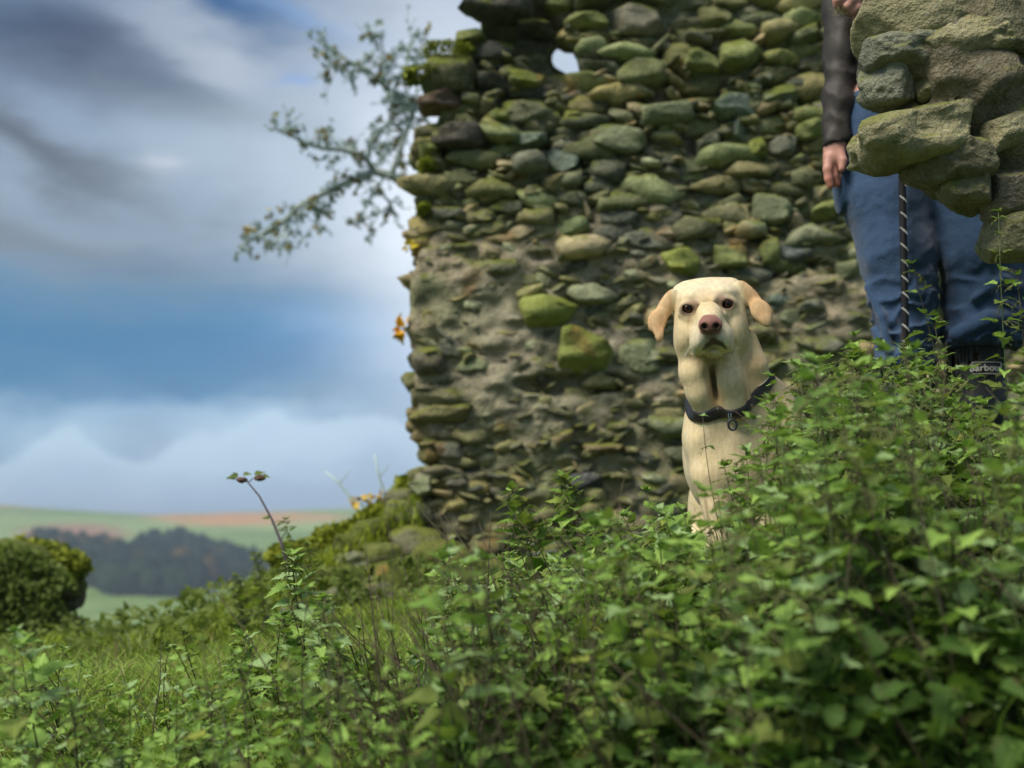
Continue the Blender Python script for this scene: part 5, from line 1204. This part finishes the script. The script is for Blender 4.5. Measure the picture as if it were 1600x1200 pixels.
# ------------------------------------------------------------------ undergrowth: joined small leaves low in the thicket
def scatter(tpls, pos, dirs, ups, size, name, material, label, uvs=True):
    Vs, Ts, Us, n0 = [], [], [], 0; k = len(pos); ids = RNG.integers(len(tpls), size=k)
    x = dirs / np.linalg.norm(dirs, axis=1)[:, None]; z = ups - x * (ups * x).sum(1)[:, None]; z /= np.linalg.norm(z, axis=1)[:, None]; y = np.cross(z, x)
    for q in range(len(tpls)):
        m_ = ids == q; V, T, UV = tpls[q]; s = size[m_][:, None, None]
        W_ = pos[m_][:, None, :] + s * (V[None, :, 0:1] * x[m_][:, None] + V[None, :, 1:2] * y[m_][:, None] + V[None, :, 2:3] * z[m_][:, None])
        c_ = m_.sum(); Ts.append((T[None] + (np.arange(c_) * len(V))[:, None, None]).reshape(-1, 3) + n0); Vs.append(W_.reshape(-1, 3)); Us.append(np.tile(UV, (c_, 1))); n0 += c_ * len(V)
    o = link(name, mesh(name, np.concatenate(Vs), np.concatenate(Ts), material, True, None, np.concatenate(Us))); return tag(o, label, kind='stuff')
def thick_pts(n, x0, x1, d0, d1, lo, hi):
    px_ = RNG.uniform(x0, x1, n); d = RNG.uniform(d0, d1, n); x = (px_ - 800) * d / 1790; g_ = gh(x, d); tp = (820 - np.interp(px_, TX, TY)) / 1860 * d
    h = np.maximum(tp - g_, .08); z = g_ + h * RNG.uniform(lo, hi, n) ; return np.stack([x, d, z], 1)
N = 9500; pos = thick_pts(N, 640, 1750, 1.25, 2.75, .02, .55)
keep = ~((pos[:, 1] > 2.1) & (pos[:, 0] > .33) & (pos[:, 0] < .72) ); keep &= ~((pos[:, 1] > 2.55) & (pos[:, 0] > .8) & (pos[:, 0] < 1.5) & (pos[:, 2] > .1)); pos = pos[keep]; N = len(pos)
scatter(CL, pos, RNG.normal(0, 1, (N, 3)) * [1, 1, .45], RNG.normal(0, .45, (N, 3)) + [0, -.2, 1], RNG.uniform(.014, .05, N), 'undergrowth', m_under, 'dense low undergrowth of small leaves filling the thicket')
N = 1700; pos = thick_pts(N, -60, 700, 1.3, 2.6, .0, .7)
scatter(CL, pos, RNG.normal(0, 1, (N, 3)) * [1, 1, .45], RNG.normal(0, .45, (N, 3)) + [0, -.2, 1], RNG.uniform(.008, .024, N), 'ground_leaves', m_leaf, 'small leaves creeping through the grass at lower left')
N = 5200; px_ = RNG.uniform(640, 1700, N); d = RNG.uniform(2.9, 4.6, N); x = (px_ - 800) * d / 1790; pos = np.stack([x, d, gh(x, d) + RNG.uniform(0, .12, N)], 1)
scatter(CL, pos, RNG.normal(0, 1, (N, 3)) * [1, 1, .45], RNG.normal(0, .45, (N, 3)) + [0, -.2, 1], RNG.uniform(.015, .04, N), 'wall_foot_leaves', m_leafd, 'weeds growing along the foot of the tall wall')
# thin twigs and dead stalks through the thicket
tw = MB()
for k in range(760):
    p = thick_pts(1, 560 if k % 6 else 0, 1700, 1.3, 2.3, .0, .75)[0]; L_ = RNG.uniform(.08, .26); qx = 800 + 1790 * p[0] / p[1]
    if 1010 < qx < 1300 and 820 - 1860 * (p[2] + L_) / p[1] < 840: continue
    d_ = np.array([RNG.normal(-.35, .5), RNG.normal(0, .4), 1.]); d_ /= np.linalg.norm(d_); q = p + d_ * L_ + [RNG.normal(0, .02), 0, 0]
    tw.tube([p - d_ * .1, p, (p + q) / 2 + RNG.normal(0, .01, 3), q], [.0016, .0015, .0012, .0005], 3)
tag(link('dead_stalks', tw.mesh('dead_stalks', m_stem)), 'dead brown stalks leaning through the thicket', kind='stuff')
# ------------------------------------------------------------------ grass
def grass(name, label, pos, hgt, wid, material, lean=.5, colr=None):
    n = len(pos); a = RNG.uniform(0, 2 * PI, n); dx_ = np.cos(a); dy_ = np.sin(a); ln = hgt * RNG.uniform(.2, 1., n) * lean
    b = RNG.uniform(0, 2 * PI, n); sx, sy = np.cos(b) * wid, np.sin(b) * wid; V = []
    for f, wf in ((0, 1.), (.4, .9), (.75, .6), (1., .0)):
        cx = pos[:, 0] + dx_ * ln * f ** 2; cy = pos[:, 1] + dy_ * ln * f ** 2; cz = pos[:, 2] + hgt * (f - .28 * lean * f ** 3)
        if wf: V += [np.stack([cx - sx * wf, cy - sy * wf, cz], 1), np.stack([cx + sx * wf, cy + sy * wf, cz], 1)]
        else: V += [np.stack([cx, cy, cz], 1)]
    V = np.stack(V, 1); k = np.arange(n)[:, None] * 7
    Qs = np.concatenate([k + [0, 1, 3, 2], k + [2, 3, 5, 4]]); T = k + [4, 5, 6]
    c_ = np.repeat(colr, 7, 0) if colr is not None else None
    return tag(link(name, mesh(name, V.reshape(-1, 3), [Qs, T], material, True, c_)), label, kind='stuff')
m_gr, t = mat('grass_blade'); at = t.n('ShaderNodeAttribute', attribute_name='col').outputs['Color']
b = t.n('ShaderNodeBsdfPrincipled'); t.l(at, b.inputs['Base Color']); b.inputs['Roughness'].default_value = .5; b.inputs['Specular IOR Level'].default_value = .3
tl = t.n('ShaderNodeBsdfTranslucent'); t.l(at, tl.inputs['Color']); ms = t.n('ShaderNodeMixShader'); ms.inputs[0].default_value = .3; t.l(b.outputs[0], ms.inputs[1]); t.l(tl.outputs[0], ms.inputs[2]); o = t.n('ShaderNodeOutputMaterial'); t.l(ms.outputs[0], o.inputs[0])
def gcol(n, a, b_, dead=.12):
    f = RNG.random((n, 1)); c = np.array(a) * (1 - f) + np.array(b_) * f; m_ = RNG.random(n) < dead; c[m_] = np.array([.30, .25, .11]) * RNG.uniform(.6, 1.2, (m_.sum(), 1)); return c
N = 34000; px_ = RNG.uniform(-40, 760, N); d = RNG.uniform(1.3, 3.6, N); x = (px_ - 800) * d / 1790; z = gh(x, d)
grass('grass', 'matted green and straw grass at the lower left', np.stack([x, d, z], 1), RNG.uniform(.05, .17, N), .0013 * RNG.uniform(.6, 1.6, N), m_gr, 1.1, gcol(N, (.16, .27, .03), (.36, .50, .08), .16))
N = 9000; px_ = RNG.uniform(650, 1700, N); d = RNG.uniform(1.3, 3.2, N); x = (px_ - 800) * d / 1790; z = gh(x, d); hmx = np.maximum((820 - np.interp(px_, TX, TY)) / 1860 * d - z, .05) * .95
grass('thicket_grass', 'tall green grass between the nettle stems', np.stack([x, d, z], 1), np.minimum(RNG.uniform(.10, .34, N), hmx), .0018 * RNG.uniform(.6, 1.6, N), m_gr, .6, gcol(N, (.07, .17, .02), (.19, .33, .05), .08))
# blurred tussocks on the bank and behind it
N = 34000; px_ = RNG.uniform(-80, 700, N); d = RNG.uniform(3.4, 7.0, N); x = (px_ - 800) * d / 1790; z = gh(x, d)
cl = fbm2(x * 1.6, d * 1.6, 2); hh2 = RNG.uniform(.04, .14, N) * np.clip(1 + cl, .4, 1.8)
cc = gcol(N, (.12, .20, .02), (.38, .48, .04), .06) * np.clip(1 + .5 * fbm2(x * 2.3 + 9, d * 2.3, 2), .5, 1.5)[:, None]
grass('bank_grass', 'tussocky moss-green grass on the bank left of the wall', np.stack([x, d, z], 1), hh2, .0045 * RNG.uniform(.6, 1.4, N), m_gr, .7, cc)
# broad weeds on the bank
N = 5200; cx = RNG.uniform(0, 1, 60); ci = RNG.integers(60, size=N); cpx = RNG.uniform(-60, 640, 60); cd = RNG.uniform(3.6, 5.6, 60); ch = RNG.uniform(.05, .18, 60)
px_ = cpx[ci] + RNG.normal(0, 34, N); d = cd[ci] + RNG.normal(0, .12, N); x = (px_ - 800) * d / 1790; z = gh(x, d) + RNG.random(N) ** .7 * ch[ci]
scatter(CL, np.stack([x, d, z], 1), RNG.normal(0, 1, (N, 3)) * [1, 1, .6], RNG.normal(0, .5, (N, 3)) + [0, -.2, 1], RNG.uniform(.02, .05, N), 'bank_weeds', m_leafd, 'dark broad-leaved weeds on the grassy bank')
# moss cushions on the bank crest, stub and wall foot
m_moss = leaf_mat('moss', (.17, .20, .015), (.40, .44, .03), .02, .15)
N = 24000; sp_ = []
for (a, b_, d_, rx, rz) in [(470, 868, 4.9, 50, 20), (540, 845, 4.85, 50, 24), (590, 820, 4.75, 40, 22), (605, 808, 4.85, 34, 22), (640, 772, 4.75, 22, 26), (560, 855, 4.9, 40, 22), (505, 880, 4.9, 60, 22), (600, 850, 4.7, 50, 22), (30, 868, 5.2, 66, 22), (100, 884, 5.2, 36, 22), (-20, 880, 5.2, 50, 30), (672, 118, 4.6, 40, 10), (668, 262, 4.62, 14, 12), (700, 80, 4.6, 44, 9), (664, 330, 4.62, 12, 8), (455, 925, 5., 40, 20)]:
    c0 = P(a, b_, d_); s = PXM(d_); q = RNG.normal(size=(N // 17, 3)); q /= np.linalg.norm(q, axis=1)[:, None]; q *= RNG.uniform(.75, 1.08, (len(q), 1)); sp_.append(np.array(c0) + q * [rx * s, .10, rz * s])
pos = np.concatenate(sp_); N = len(pos)
scatter(CL, pos, RNG.normal(0, 1, (N, 3)), RNG.normal(0, .6, (N, 3)) + [0, -.3, .8], np.where(pos[:, 0] < -.42, RNG.uniform(.014, .04, N), RNG.uniform(.006, .015, N)), 'moss_tufts', m_moss, 'bright yellow-green moss tufts on the stones')

# small dark ivy-like leaves over the rubble and the far-left stub
N = 5200; k = RNG.integers(2, size=N); px_ = np.where(k, RNG.uniform(520, 770, N), RNG.uniform(-90, 118, N)); py_ = np.where(k, RNG.uniform(870, 1000, N), 850 + np.abs((px_ - 18) / 100) ** 1.7 * 62 + RNG.random(N) ** 1.2 * 130); d = np.where(k, 4.5 - (py_ - 800) / 200 * .5, 5.05) - RNG.uniform(0, .1, N)
keep = fbm2(px_ / 28, py_ / 22, 2) > np.where(k, np.interp(py_, [870, 930, 1000], [.25, -.1, -.5]), -.45); px_, py_, d = px_[keep], py_[keep], d[keep]; N = len(px_)
pos = np.array([tuple(P(a, b_, c_)) for a, b_, c_ in zip(px_, py_, d)])
scatter(CL, pos, RNG.normal(0, 1, (N, 3)), RNG.normal(0, .6, (N, 3)) + [0, -.6, .8], RNG.uniform(.012, .034, N), 'creeping_leaves', m_leafd, 'small dark leaves creeping over the rubble and the mossy stub')

# tufts of bright grass and moss growing over the heaped stones
N = 6000; px_ = RNG.uniform(455, 660, N); d = RNG.uniform(4.45, 4.95, N); py_ = np.interp(px_, [455, 560, 640, 660], [900, 842, 778, 790]) + RNG.random(N) ** 1.4 * 90
pos = np.array([tuple(P(a, b_, c_)) for a, b_, c_ in zip(px_, py_, d)]); pos[:, 2] -= .02
grass('heap_grass', 'bright tufts of grass growing over the rubble heap', pos, RNG.uniform(.03, .09, N), .003 * RNG.uniform(.6, 1.4, N), m_gr, .9, gcol(N, (.14, .20, .02), (.42, .50, .04), .05))

# ------------------------------------------------------------------ tree behind the wall's end
DT = 7.0; TS_ = PXM(DT)
tree = empty('lichened_tree', (P(730, 600, DT + .2).x, DT + .2, g1(P(730, 600, DT).x, DT + .2) - .1), 'lichened tree behind the wall, its sparse autumn branches reaching left over the sky', 'tree')
TO = Vector(tree.location)
m_bark = plain('lichened_bark', (.34, .39, .34), .9, .1, 30, .4); m_twig = plain('twig_lichen', (.50, .62, .60), .95, .05, 40, .3)
m_al, t = mat('autumn_leaf'); at = t.n('ShaderNodeAttribute', attribute_name='col').outputs['Color']
b = t.n('ShaderNodeBsdfDiffuse'); t.l(at, b.inputs[0]); tl = t.n('ShaderNodeBsdfTranslucent'); t.l(at, tl.inputs['Color']); ms = t.n('ShaderNodeMixShader'); ms.inputs[0].default_value = .4; t.l(b.outputs[0], ms.inputs[1]); t.l(tl.outputs[0], ms.inputs[2]); o = t.n('ShaderNodeOutputMaterial'); t.l(ms.outputs[0], o.inputs[0])
def TP(px_, py_, dz_=0.): return P(px_, py_, DT + dz_) - TO
base_l = Vector((0, 0, 0)); fork = TP(730, 330, .2)
V, Q, T = tube([base_l, base_l.lerp(fork, .35) + Vector((.05, 0, 0)), base_l.lerp(fork, .7) + Vector((.03, 0, 0)), fork, TP(760, 100, .4), TP(800, -60, .5)], [.13, .105, .09, .075, .05, .03], 10)
link('trunk', mesh('trunk', V, [np.array(Q), np.array(T)], m_bark), tree)
limbs = [([(730, 330), (690, 318), (645, 296), (612, 274), (585, 268)], 7, 5, .2, 0),
         ([(585, 268), (574, 250), (562, 240), (535, 234), (505, 232), (480, 225), (455, 212), (432, 203)], 4, 1.2, 0, -.3),
         ([(585, 268), (562, 278), (530, 290), (500, 305), (470, 320), (447, 342), (420, 360), (395, 374), (372, 386)], 4.6, 1.3, 0, -.2),
         ([(612, 274), (625, 235), (640, 192), (655, 150)], 3.6, 2.4, 0, .2),
         ([(650, 172), (628, 155), (604, 140), (590, 120), (572, 108), (545, 95), (520, 76), (500, 66)], 3.4, 1.1, .1, -.1),
         ([(574, 250), (580, 220), (590, 205), (612, 190), (630, 170)], 2.8, 1.2, 0, .3), ([(572, 108), (548, 112), (524, 108), (515, 96)], 1.8, .8, 0, -.2),
         ([(590, 285), (600, 305), (610, 320), (590, 335), (560, 345)], 1.8, .8, 0, .2), ([(604, 140), (615, 120), (640, 112), (655, 95)], 2.2, 1., 0, .1),
         ([(447, 342), (443, 365), (430, 385)], 1.8, .8, 0, 0), ([(500, 305), (494, 330), (495, 352)], 1.4, .7, 0, 0), ([(590, 120), (600, 90), (595, 60), (575, 48)], 1.6, .8, 0, 0), ([(632, 130), (640, 80), (650, 50)], 1.6, .8, 0, 0)]
tips = []; twb = MB(); lf = []
rt = np.random.default_rng(5)
for (pl, r0, r1, z0, z1) in limbs:
    pts = [TP(a, b_, z0 + (z1 - z0) * i / (len(pl) - 1)) for i, (a, b_) in enumerate(pl)]; 
    V, Q, T = tube(pts, np.linspace(r0, r1, len(pl)) * TS_ * 1.35, 7); link('branch', mesh('branch', V, [np.array(Q), np.array(T)], m_bark), tree)
    # side twigs
    for i in range(len(pts) - 1):
        seg = pts[i + 1] - pts[i]; n_ = max(1, int(seg.length / TS_ / (5.5 if r0 < 6 else 40)))
        for k in range(n_):
            p = pts[i].lerp(pts[i + 1], rt.random()); d_ = seg.normalized() * .7 + Vector(rt.normal(0, .75, 3)); d_.normalize(); L_ = rt.uniform(12, 34) * TS_
            q1 = p + d_ * L_ * .5 + Vector(rt.normal(0, 3 * TS_, 3)); q2 = q1 + (d_ + Vector(rt.normal(0, .5, 3))) * L_ * .5
            twb.tube([p, q1, q2], [1.15 * TS_, .85 * TS_, .5 * TS_], 4)
            for _ in range(3):
                s = q1.lerp(q2, rt.random()); e = s + (d_ + Vector(rt.normal(0, .9, 3))) * L_ * .35; twb.tube([s, (s + e) / 2 + Vector(rt.normal(0, 1.5 * TS_, 3)), e], [.8 * TS_, .6 * TS_, .4 * TS_], 3)
                for __ in range(5): lf.append((np.array(s.lerp(e, rt.random())) + rt.normal(0, 1.5 * TS_, 3), rt.uniform(2.4, 5.4) * TS_, 0))
            if rt.random() < .42: 
                for __ in range(rt.integers(3, 8)): lf.append((np.array(q2) + rt.normal(0, 3.6 * TS_, 3), rt.uniform(4, 8.5) * TS_, 1))
tag(link('twigs', twb.mesh('twigs', m_twig), tree), 'fine lichen-grey twigs', kind='stuff')
pal = [np.array([.38, .47, .45]), np.array([.26, .22, .10])]
Vs = []; Cs = []; Ts = []
for i, (p, s, kd) in enumerate(lf):
    a = rt.normal(size=3); a /= np.linalg.norm(a); b_ = np.cross(a, rt.normal(size=3)); b_ /= np.linalg.norm(b_); c_ = pal[kd] * rt.uniform(.7, 1.3)
    if kd == 1 and rt.random() < .3: c_ = np.array([.50, .40, .06])
    Vs.append([p + a * s, p + b_ * s * .6, p - a * s, p - b_ * s * .6]); Cs.append(np.tile(c_, (4, 1))); Ts.append([4 * i, 4 * i + 1, 4 * i + 2, 4 * i + 3])
tag(link('leaves', mesh('leaves', np.array(Vs).reshape(-1, 3), np.array(Ts), m_al, False, np.concatenate(Cs)), tree), 'sparse brown leaves and lichen', kind='stuff')
def bloom(name, label, cat, px_, py_, d, n_, rad, colr, seed, stem=None, group=None):
    o = empty(name, P(px_, py_, d), label, cat, group); r = np.random.default_rng(seed); s = PXM(d); mb_ = MB(); m_ = plain(name + '_petal', colr, .7, .2, 60, .4)
    for k in range(n_):
        th = r.uniform(0, 6.28); c0 = np.array([math.cos(th), r.normal(0, .5), math.sin(th)]) * rad * s * r.uniform(.2, .8); V, T, UV = CL[k % 5]
        M = np.array(frame(Vector(c0) + Vector(r.normal(0, .02 * s, 3)), Vector(r.normal(0, 1, 3)))); mb_.add(V * rad * s * r.uniform(.7, 1.1) @ M.T + c0 * .4, T=T)
    link('petals', mb_.mesh('petals', m_, True), o)
    if stem:
        V, Q, T = tube([Vector((0, 0, 0))] + [P(a, b_, d + e) - o.location for a, b_, e in stem], np.linspace(1.6, 2.2, len(stem) + 1) * s * .6, 5); link('stem', mesh('stem', V, [np.array(Q), np.array(T)], m_stemg), o)
    return o
bloom('autumn_leaf_spray', 'orange leaf cluster sticking out from the left edge of the wall at mid height', 'leaf', 627, 514, 4.58, 14, 19, (.95, .42, .02), 1, [(645, 520, 0), (662, 528, .02)])
bloom('autumn_leaf_spray', 'small yellow leaves on the edge of the wall below the branch', 'leaf', 638, 386, 4.58, 9, 12, (.60, .45, .03), 2, [(650, 392, .01)])
bloom('hanging_leaf', 'single yellow leaf hanging below the branch', 'leaf', 496, 359, DT, 6, 10, (.65, .48, .03), 3, [(494, 340, 0), (492, 318, 0)])
bloom('hanging_leaf', 'yellow leaf near the lowest tip of the branch', 'leaf', 390, 355, DT - .2, 7, 11, (.60, .42, .04), 4, [(398, 366, 0)])
bloom('yellow_flowers', 'yellow flower head on a thin stem above the bank, leftmost', 'flower', 556, 783, 4.9, 8, 12, (.62, .42, .08), 5, [(585, 800, 0), (600, 830, 0)])
bloom('yellow_flowers', 'yellow flower head in the middle above the bank', 'flower', 575, 780, 4.9, 8, 11, (.55, .38, .07), 6, [(590, 802, 0), (602, 830, 0)])
bloom('yellow_flowers', 'pale yellow flower head nearest the foot of the wall', 'flower', 597, 776, 4.9, 9, 12, (.58, .42, .14), 7, [(600, 800, 0), (606, 830, 0)])
# stalk with two seed heads against the sky
st = empty('seed_stalk', P(455, 905, 3.1), 'thin leaning stalk with two leafy seed heads against the sky', 'plant'); SO = Vector(st.location); s3 = PXM(3.1)
V, Q, T = tube([Vector((0, 0, 0)), P(440, 850, 3.1) - SO, P(425, 812, 3.1) - SO, P(405, 775, 3.1) - SO, P(386, 752, 3.1) - SO, P(376, 747, 3.1) - SO], [3 * s3, 2.4 * s3, 2 * s3, 1.6 * s3, 1.2 * s3, .8 * s3], 6); link('stem', mesh('stem', V, [np.array(Q), np.array(T)], plain('mauve_stem', (.16, .13, .15), .7)), st)
V, Q, T = tube([P(388, 754, 3.1) - SO, P(396, 747, 3.1) - SO, P(406, 748, 3.1) - SO], [1.0 * s3, .8 * s3, .7 * s3], 4); link('stem', mesh('stem', V, [np.array(Q), np.array(T)], m_stem), st)
m_sh = plain('seed_head', (.12, .07, .05), .8)
for a, b_ in ((378, 750), (406, 747)):
    V = SV * np.array([8, 6, 4.5]) * s3 * (1 + .25 * fbm(SV[:, 0] * 3 + a, SV[:, 1] * 3, SV[:, 2] * 3, 2))[:, None]; link('seed_head', mesh('seed_head', V, SQ, m_sh), st, P(a, b_, 3.1) - SO)
for (a, b_, an, L_) in ((372, 744, 3.5, 20), (380, 742, .2, 13), (368, 748, 2.9, 14), (398, 742, .5, 16), (410, 744, -.3, 12), (421, 810, 3.1, 12)):
    o = link('leaf', leaf_me(2, m_leafd), st); M = frame(Vector((math.cos(an), .1, math.sin(an) * .5)), Vector((0, -.7, .7))).to_4x4(); M.translation = P(a, b_, 3.1) - SO; o.matrix_basis = M @ Matrix.Diagonal((L_ * s3, L_ * s3, L_ * s3, 1))
# dark dock-like plants behind the tall bushy nettle
for i, (a, b_, d_, lb) in enumerate([(447, 812, 3.4, 'dark blurred weed with upright pointed head below the seed stalk'), (400, 868, 3.5, 'dark blurred weed left of the pointed one on the bank'), (368, 900, 3.6, 'lowest dark blurred weed on the bank'), (480, 850, 3.3, 'dark blurred weed right of the pointed one by the mossy bank')]):
    tip = P(a, b_, d_); nettle((tip.x + .05, d_, g1(tip.x, d_) - .02), tip, (.01, 0, 0), lb, None, .045, 20, .1, [m_leafd], 1., name='weed')
for i, (pl, lb) in enumerate([([(585, 710), (592, 745), (602, 775), (612, 815)], 'bare grey stalk nearest the wall against the sky'), ([(508, 737), (530, 755), (548, 778), (570, 815)], 'thin curved stalk left of the yellow flowers')]):
    V_ = [P(a, b_, 4.9) for a, b_ in pl]; o = empty('bare_stalk', V_[-1], lb, 'stalk'); s = PXM(4.9); V, Q, T = tube([v - V_[-1] for v in V_], [1.2 * s, 1.7 * s, 2 * s, 2.2 * s], 5); link('stem', mesh('stem', V, [np.array(Q), np.array(T)], m_twig), o)
    q = V_[1] - V_[-1]; V, Q, T = tube([q, q + Vector((.03, 0, .03)), q + Vector((.045, 0, .06))], [1.2 * s, 1 * s, .8 * s], 4); link('twig', mesh('twig', V, [np.array(Q), np.array(T)], m_twig), o)

HZT, HZB = 42., -110.
# ------------------------------------------------------------------ haze in the valley air
me = bpy.data.meshes.new('haze'); S_ = 9800
import bmesh
bm = bmesh.new(); bmesh.ops.create_cube(bm, size=1.0); bm.to_mesh(me); bm.free()
hz = bpy.data.objects.new('haze', me); COL.objects.link(hz); hz.scale = (2 * S_, 2 * S_, HZT - HZB); hz.location = (0, 0, (HZT + HZB) / 2)
m = bpy.data.materials.new('haze_air'); m.use_nodes = True; t = NT(m.node_tree)
pv = t.n('ShaderNodeVolumePrincipled'); pv.inputs['Color'].default_value = (.66, .80, 1, 1); pv.inputs['Density'].default_value = .00056
o = t.n('ShaderNodeOutputMaterial'); t.l(pv.outputs[0], o.inputs['Volume']); me.materials.append(m); tag(hz, kind='stuff')
